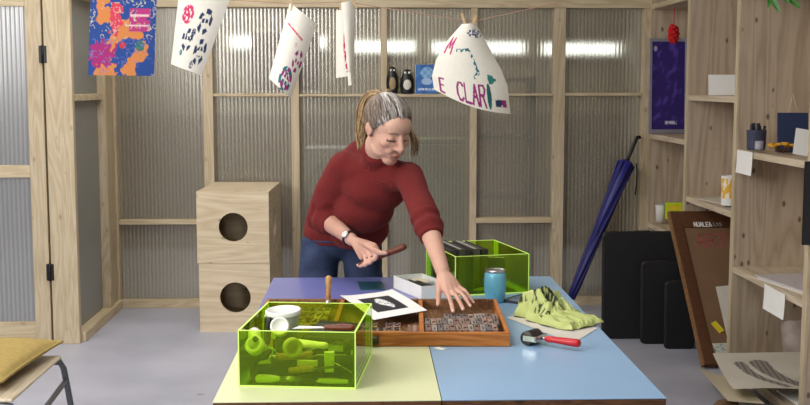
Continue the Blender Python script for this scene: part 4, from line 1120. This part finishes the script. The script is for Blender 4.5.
# black tote at the near divider
tt = thing('hanging_bag', 'black fabric bag hanging at the end of the near shelf divider', 'bag', (XS-.04, 4.765, 1.22))
obj('bag_body', MB().grid(lambda u, v: (.0+.26*u, -.004-.022*math.sin(u*PI)*(.3+.7*v), -.37*v), 12, 14).grid(lambda u, v: (.26*(1-u), .006, -.37*v), 4, 14), M['black'], tt)
obj('bag_strap', MB().tube([(.06, -.004, -.005), (.09, .0, .06), (.13, .004, .085), (.17, .0, .06), (.20, -.004, -.005)], .006, n=6), M['black'], tt)

# ================================================================== PAPERS ON THE FLOOR OF THE NEAR BAY
def swirl(u, v):
    base_ = mixc(S(206, 198, 182), S(220, 214, 200), .5+noise.noise(Vector((u*3, v*3, 1))))
    for cx_, w in ((.17, .045), (.32, .075)):
        path = [((cx_, .26), (cx_+.03, .50)), ((cx_+.03, .50), (cx_+.10, .72)), ((cx_+.10, .72), (cx_+.22, .93))]
        if near(path, u, v, w*(1.15-.6*v)):
            return mixc(S(110, 104, 98), S(160, 152, 142), .5+.5*math.sin(u*160))
    if .62 < u < .98 and .30 < v < .70 and abs(noise.noise(Vector((u*16, v*16, 5)))) < .035: return S(140, 134, 124)
    return base_
fz = .062
q0, q1, q2, q3 = [Vector(p) for p in ((1.765, 5.48, .185), (2.40, 5.46, .195), (2.40, 4.98, .115), (1.72, 5.02, .125))]
def fl(u, v):
    p = (q0*(1-u)+q1*u)*(1-v)+(q3*(1-u)+q2*u)*v
    p.z += .010*math.sin(u*5)*v-.012*math.sin(v*PI)
    return p
tag(obj('drawing_sheet', MB().grid(fl, 100, 80, swirl), M['painted']), 'large off-white sheet with two grey brush strokes in the lowest bay', 'drawing')
k0, k1, k2, k3 = [Vector(p) for p in ((1.6952, 5.5066, 0.0750), (1.8654, 5.4223, 0.0750), (1.8527, 4.9607, 0.0700), (1.6956, 5.0153, 0.0700))]
tag(obj('cream_paper', MB().grid(lambda u, v: (k0*(1-u)+k1*u)*(1-v)+(k3*(1-u)+k2*u)*v+Vector((0, 0, .035*(1-u)**3*(1-v))), 20, 20), M['cream']), 'curled cream paper sticking out of the lowest bay', 'paper')
g0 = Vector((1.6490, 5.0762, 0.0380))
tag(obj('brown_paper_roll', MB().tube([g0+Vector((-.04, -.16, 0)), g0+Vector((.02, -.05, 0)), g0+Vector((.10, .0, 0))], [.036, .036, .026], n=14), M['brown_panel']), 'roll of brown paper at the very front of the lowest bay', 'paper roll')
tag(obj('white_paper_stack', MB().box((-.20, -.14, 0), (.20, .14, .012)), M['paper'], loc=(2.20, 5.06, .0605), rot=(0, 0, .05), bevel=.002), 'stack of white paper under the large drawing sheet', 'paper')
s0, s1, s2, s3 = [Vector(p) for p in ((2.20, 5.70, .30), (2.40, 5.66, .33), (2.42, 5.52, .08), (2.16, 5.54, .08))]
tag(obj('crumpled_paper', MB().grid(lambda u, v: (s0*(1-u)+s1*u)*(1-v)+(s3*(1-u)+s2*u)*v+Vector((0, .02*noise.noise(Vector((u*4, v*4, 3))), .02*noise.noise(Vector((u*4, v*4, 1))))), 20, 20), plain('pinkish grey paper', S(186, 172, 164), .8)), 'crumpled pinkish paper behind the drawing sheet', 'paper')
def bluewriting(u, v):
    return S(110, 150, 160) if abs(math.sin(v*22)) < .3 and noise.noise(Vector((u*14, v*20, 2))) > .05 and .15 < u < .85 else S(206, 202, 188)
def upright(name, label, a, b, c, d, cf):
    a, b, c, d = map(Vector, (a, b, c, d))
    tag(obj(name, MB().grid(lambda u, v: (a*(1-u)+b*u)*(1-v)+(d*(1-u)+c*u)*v, 30, 30, cf), M['painted']), label, 'paper')
def board_sheet(label, poly, cf_mat, z):
    mb = MB().prism(poly, z, z+.0015, BDM)
    tag(obj('paper_sheet', mb, cf_mat), label, 'paper')
board_sheet('pale paper lying on the leaning brown board behind the divider', [(.170, .522), (.30, .536), (.30, .06), (.163, .076)], M['paper_grey'], .0285)
wr = NT('blue green handwriting on paper')
pz = wr.pos((14, 1, 60)); nn = wr.n('ShaderNodeTexNoise', {'Vector': pz, 'Scale': 3.0, 'Detail': 3.0}).outputs[0]
board_sheet('pale note with blue-green writing at the foot of the brown board', [(.070, .135), (.20, .14), (.20, .066), (.078, .066)], wr.done(wr.bsdf(wr.ramp(nn, [(.54, S(206, 202, 188)), (.60, S(120, 156, 164))]), .8)), .031)

# ================================================================== THE WOMAN
V = Vector
def skinm(col): return col
pe = thing('person', 'woman in burgundy sweater and jeans leaning over the type case, grey-blond ponytail', 'person', (-.11, 4.76, 0))
PO = Vector((-.11, 4.76, 0))
def P_(p): return Vector(p) - PO

HS = 1.07
yaw, pit = math.radians(33), math.radians(27)
Fv = V((math.sin(yaw)*math.cos(pit), -math.cos(yaw)*math.cos(pit), -math.sin(pit)))
Uv = V((math.sin(yaw)*math.sin(pit), -math.cos(yaw)*math.sin(pit), math.cos(pit)))
Rv = Fv.cross(Uv)          # her right
HC = P_((0.0757, 4.2700, 1.3804))
HM = Matrix(((Rv.x*HS, Fv.x*HS, Uv.x*HS, HC.x), (Rv.y*HS, Fv.y*HS, Uv.y*HS, HC.y), (Rv.z*HS, Fv.z*HS, Uv.z*HS, HC.z), (0, 0, 0, 1)))
HI = HM.inverted()
def hp_(x, y, z): return HM @ V((x, y, z))

bm_ = MB()
# head in its own frame: x right, y forward, z up
bm_.ell((0, -.014, .034), (.073, .094, .086), HM, 24, 16)
bm_.ell((0, .028, -.022), (.060, .064, .082), HM, 24, 16)
bm_.ell((0, .050, .045), (.056, .040, .045), HM, 20, 12)
bm_.ell((0, .060, -.088), (.030, .025, .021), HM)
for s in (-1, 1):
    bm_.ell((s*.036, .024, -.064), (.021, .040, .023), HM)
    bm_.ell((s*.038, .060, -.018), (.024, .022, .018), HM)
    bm_.ell((s*.026, .070, .028), (.022, .012, .010), HM)
    bm_.ell((s*.031, .073, .006), (.0145, .013, .0125), HM)
    bm_.ell((s*.024, .076, -.040), (.018, .016, .018), HM)
    bm_.ell((s*.0105, .098, -.026), (.0078, .0085, .007), HM)
    # ears
    bm_.ell((s*.072, -.008, .002), (.008, .018, .029), HM)
    bm_.ell((s*.078, -.016, .008), (.006, .013, .021), HM)
bm_.tube([hp_(0, .088, .018), hp_(0, .098, .0), hp_(0, .112, -.020), hp_(0, .108, -.030)], [.0075, .0085, .0115, .008], n=12, rounded=True)
bm_.ell((0, .088, -.054), (.022, .011, .0058), HM)
bm_.ell((0, .086, -.064), (.019, .011, .0062), HM)
bm_.ell((0, .080, -.058), (.030, .012, .018), HM)
# neck
NB = P_((.045, 4.43, 1.235))
bm_.tube([hp_(0, -.012, -.02), hp_(0, -.030, -.075), NB], [.055, .052, .060], n=18, rounded=True)
# trunk under the clothes
hipc = P_((-.115, 4.80, .90)); waist = P_((-.065, 4.72, 1.02)); chest = P_((.015, 4.52, 1.145))
SR = P_((-0.0938, 4.4700, 1.2224)); SL_ = P_((0.1607, 4.3100, 1.1980))
bm_.tube([hipc, waist, chest, NB], [.085, .090, .090, .055], n=18, rounded=True)
bm_.tube([SR, NB+V((0, .0, -.045)), SL_], [.042, .050, .038], n=14, rounded=True)
# arms
ELR = P_((-0.2026, 4.6000, 1.0152)); WRR = P_((-0.0655, 4.3750, 0.9359))
ELL = P_((0.2083, 4.0800, 1.0779)); WRL = P_((0.2637, 3.8650, 0.8945))
bm_.tube([SR, ELR], [.042, .036], n=14, rounded=True)
fR = ELR.lerp(WRR, .4)
bm_.tube([ELR, fR, ELR.lerp(WRR, .8), WRR], [.038, .040, .029, .0255], n=16, rounded=True)
bm_.tube([SL_, ELL], [.038, .035], n=14, rounded=True)
bm_.tube([ELL, ELL.lerp(WRL, .4), ELL.lerp(WRL, .8), WRL], [.036, .037, .029, .026], n=16, rounded=True)
def finger(pts, r0, r1):
    n = len(pts)
    bm_.tube(pts, [r0+(r1-r0)*k/(n-1) for k in range(n)], n=10, rounded=True)
# her left hand, spread flat over the type
TZF = .8085
KN = [P_((0.2746, 3.7750, 0.8285)), P_((0.2907, 3.7850, 0.8353)), P_((0.3056, 3.8000, 0.8406)), P_((0.3180, 3.8150, 0.8456))]
TP = [P_((0.2796, 3.5717, 0.8085)), P_((0.3155, 3.6033, 0.8085)), P_((0.3441, 3.6525, 0.8085)), P_((0.3607, 3.7124, 0.8085))]
for k in range(4):
    a, b = KN[k], TP[k]
    m1 = a.lerp(b, .42)+V((0, 0, .010)); m2 = a.lerp(b, .75)+V((0, 0, .006))
    finger([a, m1, m2, b], [.0100, .0102, .0096, .0085][k], [.0072, .0074, .0070, .0063][k])
for k in range(4):
    bm_.tube([WRL.lerp(KN[k], .12), WRL.lerp(KN[k], .6)+V((0, 0, .003)), KN[k]], [.017, .0145, .0108], n=10, rounded=True)
bm_.tube([WRL.lerp(KN[0], .3)+V((0, 0, -.010)), WRL.lerp(KN[2], .7)+V((0, 0, -.012))], [.016, .014], n=10, rounded=True)
tb0 = P_((0.2515, 3.8400, 0.8630)); tb1 = P_((0.2442, 3.7750, 0.8287)); tb2 = P_((0.2369, 3.6818, 0.8085))
bm_.tube([WRL.lerp(tb0, .5), tb0, tb1, tb1.lerp(tb2, .55)+V((0, 0, .003)), tb2], [.016, .0135, .0108, .0095, .0078], n=10, rounded=True)
# her right hand, closed round the handle
KR = [P_((0.0240, 4.2620, 0.9297)), P_((0.0123, 4.2660, 0.9173)), P_((-0.0015, 4.2760, 0.9040)), P_((-0.0173, 4.2900, 0.8908))]
PR = [P_((0.0412, 4.2250, 0.9075)), P_((0.0275, 4.2220, 0.8924)), P_((0.0081, 4.2320, 0.8772)), P_((-0.0094, 4.2500, 0.8665))]
MR = [P_((0.0255, 4.2180, 0.8813)), P_((0.0061, 4.2240, 0.8667)), P_((-0.0133, 4.2380, 0.8547)), P_((-0.0291, 4.2560, 0.8479))]
ER = [P_((0.0023, 4.2450, 0.8732)), P_((-0.0153, 4.2520, 0.8623)), P_((-0.0311, 4.2660, 0.8522)), P_((-0.0430, 4.2820, 0.8496))]
for k in range(4):
    finger([KR[k], PR[k], MR[k], ER[k]], [.0108, .0108, .0102, .0092][k], [.0078, .0078, .0074, .0068][k])
    bm_.tube([WRR.lerp(KR[k], .1), WRR.lerp(KR[k], .6), KR[k]], [.017, .0150, .0115], n=10, rounded=True)
bm_.tube([WRR.lerp(KR[3], .35), P_((-0.0253, 4.3000, 0.8765))], [.017, .013], n=10, rounded=True)
bm_.tube([WRR.lerp(KR[0], .3), P_((-0.0073, 4.2850, 0.9304)), P_((0.0219, 4.2350, 0.9179)), P_((0.0468, 4.2050, 0.9086)), P_((0.0679, 4.1980, 0.9088))], [.015, .0140, .0118, .0105, .0080], n=10, rounded=True)
# legs
LG = [[P_((-.205, 4.80, .88)), P_((-.224, 4.765, .70)), P_((-.222, 4.72, .47)), P_((-.225, 4.80, .09))],
      [P_((-.030, 4.785, .88)), P_((-.020, 4.755, .70)), P_((-.015, 4.70, .47)), P_((-.010, 4.78, .09))]]
for l in LG:
    bm_.tube(l, [.070, .064, .050, .038], n=16, rounded=True)
    bm_.tube([l[3]+V((0, .02, -.045)), l[3]+V((0, -.13, -.060))], [.032, .024], n=12, rounded=True)
body = voxel(bm_, .0042, 3, .45)

SK, SKD, SKP = S(208, 166, 146), S(176, 124, 104), S(198, 138, 122)
def skincol(co, no):
    l = HI @ co
    c = mixc(SK, SKD, .35*smooth(-.15, .35, noise.noise(co*14)))
    if -.16 < l.z < .14 and abs(l.x) < .10 and -.12 < l.y < .14:
        ax = abs(l.x)
        if l.y > .02:
            c = mixc(c, SKP, .55*max(0, 1-math.hypot((ax-.042)/.022, (l.z+.026)/.020)))          # cheeks
            c = mixc(c, SKP, .4*max(0, 1-math.hypot(l.x/.014, (l.z+.024)/.014)))                  # nose tip
            d = math.hypot(l.x/.022, (l.z+.0595)/.0085)
            if d < 1.0: c = mixc(S(182, 112, 104), c, .35*d)
            if abs(l.z+.0590) < .0024 and ax < .020: c = S(132, 74, 68)
            # brows
            if .013 < ax < .046 and abs(l.z-(.0300-.14*abs(ax-.028))) < .0034: c = mixc(c, S(116, 88, 74), .75)
            # lowered eyes: shadowed sockets, lid line, a sliver of the eye
            e = math.hypot((ax-.031)/.019, (l.z-.008)/.013)
            if e < 1: c = mixc(S(190, 140, 122), c, e)
            if .016 < ax < .046:
                zl = .0035-.9*(ax-.031)**2*10
                if -.0040 < l.z-zl+.001 < .0016: c = S(66, 46, 44)
                elif -.0068 < l.z-zl < -.003 and ax < .038: c = S(176, 150, 140)
            # lines from nose to mouth
            if .018 < ax < .034 and -.058 < l.z < -.030 and abs(ax-(.019-.45*(l.z+.03))) < .0030: c = mixc(c, SKD, .35)
        if l.y < .01 and ax > .068: c = mixc(c, SKP, .25)
    else:
        c = mixc(c, SKP, .16)
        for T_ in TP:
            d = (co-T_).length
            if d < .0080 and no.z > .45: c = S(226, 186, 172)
        for K_ in KN+KR:
            d = (co-K_).length
            c = mixc(c, SKP, .6*max(0, 1-d/.017))
    return c
paint(body, skincol)
obj('body', body, M['skin'], pe)

# ---- sweater
sw = MB()
def tiltell(c, r, ang): return Matrix.Translation(c) @ Matrix.Rotation(ang, 4, 'X') @ Matrix.Diagonal((r[0], r[1], r[2], 1))
sw.ell((0, 0, 0), 1, tiltell(P_((-.108, 4.79, .935)), (.176, .130, .14), 0), 28, 18)
sw.ell((0, 0, 0), 1, tiltell(P_((-.090, 4.745, 1.00)), (.160, .125, .14), .5), 28, 18)
sw.ell((0, 0, 0), 1, tiltell(P_((-.040, 4.60, 1.085)), (.150, .130, .130), .8), 28, 18)
sw.ell((0, 0, 0), 1, tiltell(P_((.030, 4.46, 1.145)), (.140, .110, .105), .8), 28, 18)
sw.ell((0, 0, 0), 1, tiltell(P_((-.015, 4.50, 1.05)), (.12, .095, .11), .5), 24, 14)
sw.ell((0, 0, 0), 1, tiltell(P_((-.040, 4.64, .955)), (.130, .10, .12), .2), 24, 14)
sw.tube([SR+V((0, 0, -.004)), NB+V((-.012, .01, -.045)), SL_+V((0, 0, -.004))], [.064, .082, .056], n=20, rounded=True)
sw.tube([SR+V((.01, .01, .005)), P_((-.062, 4.54, 1.245)), NB+V((-.02, .05, -.01))], [.060, .078, .078], n=20, rounded=True)
# right sleeve, pushed up
CR = ELR.lerp(WRR, .40)
sw.tube([SR, SR.lerp(ELR, .5), ELR+V((.004, 0, 0))], [.068, .070, .064], n=20, rounded=True)
sw.tube([ELR, ELR.lerp(CR, .5), ELR.lerp(CR, .72), CR], [.066, .062, .057, .047], n=20)
# left sleeve
CL = ELL.lerp(WRL, .42)
sw.tube([SL_, SL_.lerp(ELL, .5), ELL], [.058, .055, .053], n=20, rounded=True)
sw.tube([ELL, ELL.lerp(CL, .45), ELL.lerp(CL, .8), CL], [.053, .052, .053, .046], n=20)
# roll neck
nd = (hp_(0, -.030, -.075)-NB).normalized()
sw.tube([NB-nd*.03, NB+nd*.02, NB+nd*.070, NB+nd*.100, NB+nd*.112], [.084, .074, .070, .070, .065], n=24)
swm = voxel(sw, .0075, 5, .5)
hem0 = .866
for v in swm.vertices:
    co = v.co
    n = V((noise.noise(co*9+V((3, 0, 0))), noise.noise(co*9+V((0, 7, 0))), noise.noise(co*9+V((0, 0, 9)))))
    f = noise.noise(V((co.x*7, co.y*7, co.z*16)))
    v.co = co + v.normal*(.007*f) + n*.003
    # gathers towards the cuffs
    for E_, C_ in ((ELR, CR), (ELL, CL)):
        ax_ = (C_-E_); t_ = (co-E_).dot(ax_)/ax_.length_squared
        if .1 < t_ < 1.0 and (co-E_-ax_*t_).length < .085:
            v.co += v.normal*(.0045*math.sin(t_*13+2*noise.noise(co*12)))
for v in swm.vertices:
    if v.co.z < hem0+.0: v.co.z = hem0+(v.co.z-hem0)*.02
t = NT('burgundy knit')
pz = t.pos((1, 1, 1), obj_space=True)
wv = t.n('ShaderNodeTexWave', {'Vector': pz, 'Scale': 90.0, 'Distortion': 3.0, 'Detail': 1.0, 'Detail Scale': 2.0}, bands_direction='DIAGONAL').outputs[1]
nz = t.n('ShaderNodeTexNoise', {'Vector': pz, 'Scale': 220.0, 'Detail': 2.0}).outputs[0]
hgt = t.math('ADD', t.math('MULTIPLY', wv, .6), nz)
cc = t.ramp(hgt, [(.3, S(84, 27, 28)), (1.0, S(120, 43, 41))])
bs = t.bsdf(cc, .9, 0, .15, **{'Sheen Weight': .10, 'Sheen Roughness': .5, 'Sheen Tint': (.7, .35, .35, 1)})
t.set(bs.inputs['Normal'], t.bump(hgt, .5, .003))
M['knit'] = t.done(bs)
so = obj('sweater', swm, M['knit'], pe)

# ---- jeans
jm = MB()
jm.ell((0, 0, 0), 1, tiltell(P_((-.115, 4.80, .90)), (.150, .118, .11), 0), 24, 16)
for l in LG:
    jm.tube([l[0], l[1], l[2], l[3], l[3]+V((0, 0, -.035))], [.090, .084, .068, .055, .056], n=20)
jmm = voxel(jm, .008, 4, .5)
for v in jmm.vertices:
    co = v.co
    v.co = co+v.normal*(.005*noise.noise(V((co.x*9, co.y*9, co.z*22))))
t = NT('blue denim')
pz = t.pos(obj_space=True)
n1 = t.n('ShaderNodeTexNoise', {'Vector': pz, 'Scale': 9.0, 'Detail': 4.0}).outputs[0]
n2 = t.n('ShaderNodeTexNoise', {'Vector': pz, 'Scale': 300.0, 'Detail': 2.0}).outputs[0]
cc = t.ramp(t.math('ADD', t.math('MULTIPLY', n1, .8), t.math('MULTIPLY', n2, .25)), [(.32, S(26, 34, 58)), (.75, S(64, 78, 110))])
bs = t.bsdf(cc, .8, 0, .25); t.set(bs.inputs['Normal'], t.bump(n2, .25, .002))
M['denim'] = t.done(bs)
jo = obj('jeans', jmm, M['denim'], pe)
obj('belt_seam', MB().tube([(hipc.x+.165*math.cos(k*PI/12), hipc.y+.125*math.sin(k*PI/12), .885) for k in range(25)], .006, n=6, cap=False), M['denim'], jo)
for l in LG:
    sh = MB()
    sh.tube([l[3]+V((0, .035, -.050)), l[3]+V((0, -.05, -.048)), l[3]+V((0, -.16, -.060))], [.036, .042, .028], n=16, rounded=True)
    shm = obj('shoe', sh, M['black_plastic'], pe)
    obj('sole', MB().box((l[3].x-.045, l[3].y-.185, .003), (l[3].x+.045, l[3].y+.075, .022)), M['rubber'], shm, .008)

# ---- hair
hm_ = MB()
def scal(u, v):
    a = u*2*PI; e = -PI/2+PI*v
    x, y, z = math.cos(e)*math.cos(a), math.cos(e)*math.sin(a), math.sin(e)
    return x, y, z
NU, NV_ = 96, 60
PB = V((0, -.088, .088))     # where the tail is tied
def hairpt(u, v):
    x, y, z = scal(u, v)
    p = V((x*.0795, -.016+y*.1005, .034+z*.0925))
    # hairline: everything in front of it sinks below the skin
    hl = .078 if p.z > .085 else .078-(.085-p.z)*.62
    hl -= .14*abs(p.x)*(1 if p.z < .085 else .3)
    hl += .005*noise.noise(p*45)
    lim = smooth(hl-.012, hl+.006, p.y)
    low = smooth(-.022, -.036, p.z)
    k = max(lim, low if p.y > -.015 else smooth(-.060, -.075, p.z))
    # round the ear
    if abs(p.x) > .050 and math.hypot((p.y+.006)/.014, (p.z+.008)/.024) < 1: k = 1
    d = p-PB
    ang = math.atan2(d.x, d.y+.02*0)
    g = .0020*math.sin(ang*40+5*noise.noise(p*22))+.0015*noise.noise(V((ang*40, 2, p.z*10)))
    c_ = V((0, -.014, .034))
    q = c_+(p-c_)*(1+g*9*(1-k))
    q = c_+(q-c_)*(1-.16*k)
    return HM @ q
def haircol(u, v):
    x, y, z = scal(u, v)
    p = V((x*.0795, -.016+y*.1005, .034+z*.0925)); d = p-PB
    ang = math.atan2(d.x, d.y)
    s = .55*noise.noise(V((ang*11, 1.5, p.z*4)))+.6*noise.noise(V((ang*34, 4, p.y*6)))+.25*noise.noise(p*60)
    grey = mixc(S(76, 66, 60), S(158, 150, 142), smooth(-.35, .55, s))
    # pale streak over the crown on her right, darker sides
    st = math.exp(-((ang-.42)/.20)**2)
    grey = mixc(grey, S(214, 210, 206), .6*st)
    grey = mixc(grey, S(104, 88, 76), .6*smooth(.045, .0, p.z))
    if p.y < -.03: grey = mixc(grey, S(146, 116, 82), smooth(-.03, -.09, p.y)*.6)
    return grey
hm_.grid(hairpt, NU, NV_, haircol)
ha = obj('hair', hm_, M['hairmat'], pe)
st_ = MB(); rnd = random.Random(11); cnt = 0
def on_scalp(p, k):
    c_ = V((0, -.016, .034)); d = p-c_
    q = math.sqrt((d.x/.0795)**2+(d.y/.1005)**2+(d.z/.0925)**2)
    return c_+d*(k/max(q, 1e-4))
while cnt < 420:
    a = rnd.random()*2*PI; e = math.asin(rnd.uniform(-.55, 1))
    p = on_scalp(V((math.cos(e)*math.cos(a), math.cos(e)*math.sin(a), math.sin(e)))*.1+V((0, -.016, .034)), 1)
    hl = (.078 if p.z > .085 else .078-(.085-p.z)*.62)-.14*abs(p.x)*(1 if p.z < .085 else .3)+.008*rnd.uniform(-1, 1)
    if p.y > hl or (p.z < -.03 and p.y > -.02) or p.z < -.055: continue
    if abs(p.x) > .05 and math.hypot((p.y+.006)/.015, (p.z+.008)/.025) < 1: continue
    if p.y < hl-.035 and rnd.random() < .55: continue
    cnt += 1
    pts = []
    sag = rnd.uniform(-.01, .012)
    for k in range(9):
        f = k/8
        m = p.lerp(PB, f)+V((0, 0, sag*math.sin(f*PI)))
        pts.append(HM @ on_scalp(m, 1.012+.028*math.sin(f*PI)*rnd.random()+.02*f))
    b = len(st_.v); st_.tube(pts, [.0009]+[.0017]*6+[.0014, .001], n=5)
    side = p.x
    if -.005 < side < .045 and rnd.random() < .62: c = mixc(S(206, 202, 198), S(232, 230, 228), rnd.random())
    elif side < -.01: c = mixc(S(92, 82, 74), S(172, 164, 156), rnd.random()**1.3)
    else: c = mixc(S(98, 84, 74), S(168, 152, 138), rnd.random()**1.2)
    if p.z < .03: c = mixc(c, S(122, 98, 76), .5)
    for q in range(b, len(st_.v)): st_.c[q] = c
obj('hair_strands', st_, M['hairmat'], ha)
def tailset(path, rad, count, cols, seed, th=.0030, spread_end=1.0):
    rnd = random.Random(seed); mb = MB()
    path = [V(p) for p in path]
    # smooth the path
    fine = []
    n = len(path)
    for k in range(n-1):
        p0, p1, p2, p3 = path[max(0, k-1)], path[k], path[k+1], path[min(n-1, k+2)]
        for j in range(5):
            t = j/5; fine.append(.5*((2*p1)+(p2-p0)*t+(2*p0-5*p1+4*p2-p3)*t*t+(3*p1-p0-3*p2+p3)*t**3))
    fine.append(path[-1])
    for s in range(count):
        a = rnd.random()*2*PI; r = math.sqrt(rnd.random()); ph = rnd.random()*6
        pts = []; L = int(len(fine)*(.82+.18*rnd.random()))
        for k in range(L):
            f = k/(len(fine)-1)
            t = (fine[min(k+1, len(fine)-1)]-fine[max(k-1, 0)]).normalized()
            u_ = t.cross(V((0, 1, 0.2))).normalized(); w2 = t.cross(u_)
            rr = rad(f)*r
            aa = a+.5*math.sin(f*3+ph)
            pts.append(fine[k]+u_*rr*math.cos(aa)+w2*rr*math.sin(aa)+V((.003*math.sin(f*7+ph), 0, 0)))
        b = len(mb.v); mb.tube(pts, [th*(1-.5*k/len(pts)) for k in range(len(pts))], n=5)
        c = mixc(cols[0], cols[1], rnd.random())
        for q in range(b, len(mb.v)): mb.c[q] = c
    return mb
tb_ = hp_(0, -.088, .088)
tail = [tb_, P_((0.0343, 4.3700, 1.5146)), P_((0.0066, 4.4000, 1.4966)), P_((-0.0135, 4.4100, 1.4547)), P_((-0.0217, 4.4100, 1.3989)), P_((-0.0259, 4.4000, 1.3434)), P_((-0.0240, 4.3800, 1.2927))]
obj('ponytail', tailset(tail, lambda f: .010+.020*smooth(0, .35, f)*(1-.45*smooth(.7, 1, f)), 110, (S(206, 176, 130), S(128, 98, 70)), 3), M['hairmat'], ha)
obj('loose_hair', MB() if False else tailset([hp_(-.074, .0, .02), P_((0.1697, 4.2900, 1.3639)), P_((0.1834, 4.2900, 1.3210)), P_((0.1740, 4.3000, 1.2695))], lambda f: .006+.008*smooth(0, .6, f), 34, (S(196, 164, 122), S(120, 94, 72)), 5, .0024), M['hairmat'], ha)
wis = MB(); rnd = random.Random(4)
for k in range(16):
    e = tb_+V((rnd.uniform(-.045, .05), rnd.uniform(-.02, .03), rnd.uniform(.0, .035)))
    b = len(wis.v); wis.tube([tb_, tb_.lerp(e, .5)+V((0, 0, .014)), e], [.0022, .0018, .001], n=4)
    for q in range(b, len(wis.v)): wis.c[q] = S(196, 166, 122)
obj('hair_wisps', wis, M['hairmat'], ha)
ax_ = (V(tail[1])-tb_).normalized()
obj('hair_tie', MB().tube([tb_-ax_*.002, tb_+ax_*.012], [.0155, .0155], n=16), plain('cream hair tie', S(206, 196, 180), .8), ha)

# ---- wristwatch
wd_ = (WRR-ELR).normalized(); wc = ELR.lerp(WRR, .93)
wu = wd_.cross(V((0, 0, 1))).normalized(); ww_ = wu.cross(wd_)
ring = [wc+(wu*math.cos(k*PI/12)+ww_*math.sin(k*PI/12))*.0295 for k in range(25)]
wst = obj('wristwatch', MB().tube(ring, .005, n=8, cap=False, flat=1.0), plain('dark watch strap', S(48, 34, 34), .5), pe)
vd = (V((0, 0, 1.55))-PO-wc); vd = (vd-wd_*vd.dot(wd_)).normalized()
fc = wc+vd*.0315
Mz = (fc-wc).normalized().to_track_quat('Z', 'Y').to_matrix().to_4x4(); Mz.translation = fc
obj('watch_case', MB().lathe([(0, -.004), (.0155, -.004), (.0165, 0), (.0155, .004), (.0135, .004)], n=24, M=Mz), M['steel'], wst)
obj('watch_face', MB().lathe([(0, .0032), (.0138, .0032), (.0138, .0044), (0, .0046)], n=24, M=Mz), M['paper'], wst)
hd_ = MB()
for a_, l_ in ((.6, .010), (2.4, .007)):
    hd_.box((-.0006, 0, .0047), (.0006, l_, .0052), Mz @ Matrix.Rotation(a_, 4, 'Z'))
obj('watch_hand', hd_, M['black_plastic'], wst)

# ---- the handle she holds
hA, hB = V((-0.0330, 4.2620, 0.8556)), V((0.1432, 4.2000, 0.9354))
hh = thing('burnishing_stick', 'dark reddish-brown turned wooden stick held in the woman\'s fist', 'tool', tuple(hA))
obj('grip', MB().tube([(hB-hA)*f for f in (0, .1, .35, .6, .85, .96)], [.007, .0085, .0095, .0115, .0135, .0125], n=16, rounded=True), M['dowel_dark'], hh)
obj('end_cap', MB().tube([(hB-hA)*f for f in (.955, 1.0)], [.0118, .0085], n=14), M['case_dark'], hh)

# ================================================================== LIGHT AND CAMERA
def area(name, loc, target, sx, sy, power, col=(1, 1, 1)):
    l = bpy.data.lights.new(name, 'AREA'); l.shape = 'RECTANGLE'; l.size = sx; l.size_y = sy
    l.energy = power; l.color = col
    o = bpy.data.objects.new(name, l); COL.objects.link(o); o.location = loc
    o.rotation_euler = (Vector(target)-Vector(loc)).to_track_quat('-Z', 'Y').to_euler()
    return o
area('window_light', (-3.2, 1.0, 2.5), (-.1, 4.6, .8), 2.6, 1.6, 178, (1.0, .98, .95))
area('ceiling_light', (-1.1, 5.6, 2.95), (-1.0, 5.6, 0), 2.2, 1.6, 50, (1.0, .97, .93))
area('ceiling_light', (-.4, 3.0, 2.95), (-.4, 3.0, 0), 1.6, 1.2, 26, (1.0, .97, .93))
area('back_room_light', (-.5, 9.2, 2.9), (-.5, 9.2, 0), 3.5, 1.4, 70, (1.0, .98, .95))  # added lamp without a seen source, brightens the space behind the sheets
w = bpy.data.worlds.new('World'); scene.world = w; w.use_nodes = True
w.node_tree.nodes['Background'].inputs[0].default_value = (.80, .86, 1.0, 1)
w.node_tree.nodes['Background'].inputs[1].default_value = .32

cam = bpy.data.cameras.new('Camera'); co = bpy.data.objects.new('Camera', cam); COL.objects.link(co)
cam.sensor_width = 36; cam.lens = 36*1100/810; cam.clip_start = .05
co.location = (0, 0, 1.55)
co.rotation_euler = (PI/2-math.atan(116.5/1100), 0, -math.atan(37/1100))
scene.camera = co
scene.view_settings.view_transform = 'Standard'
scene.view_settings.look = 'None'
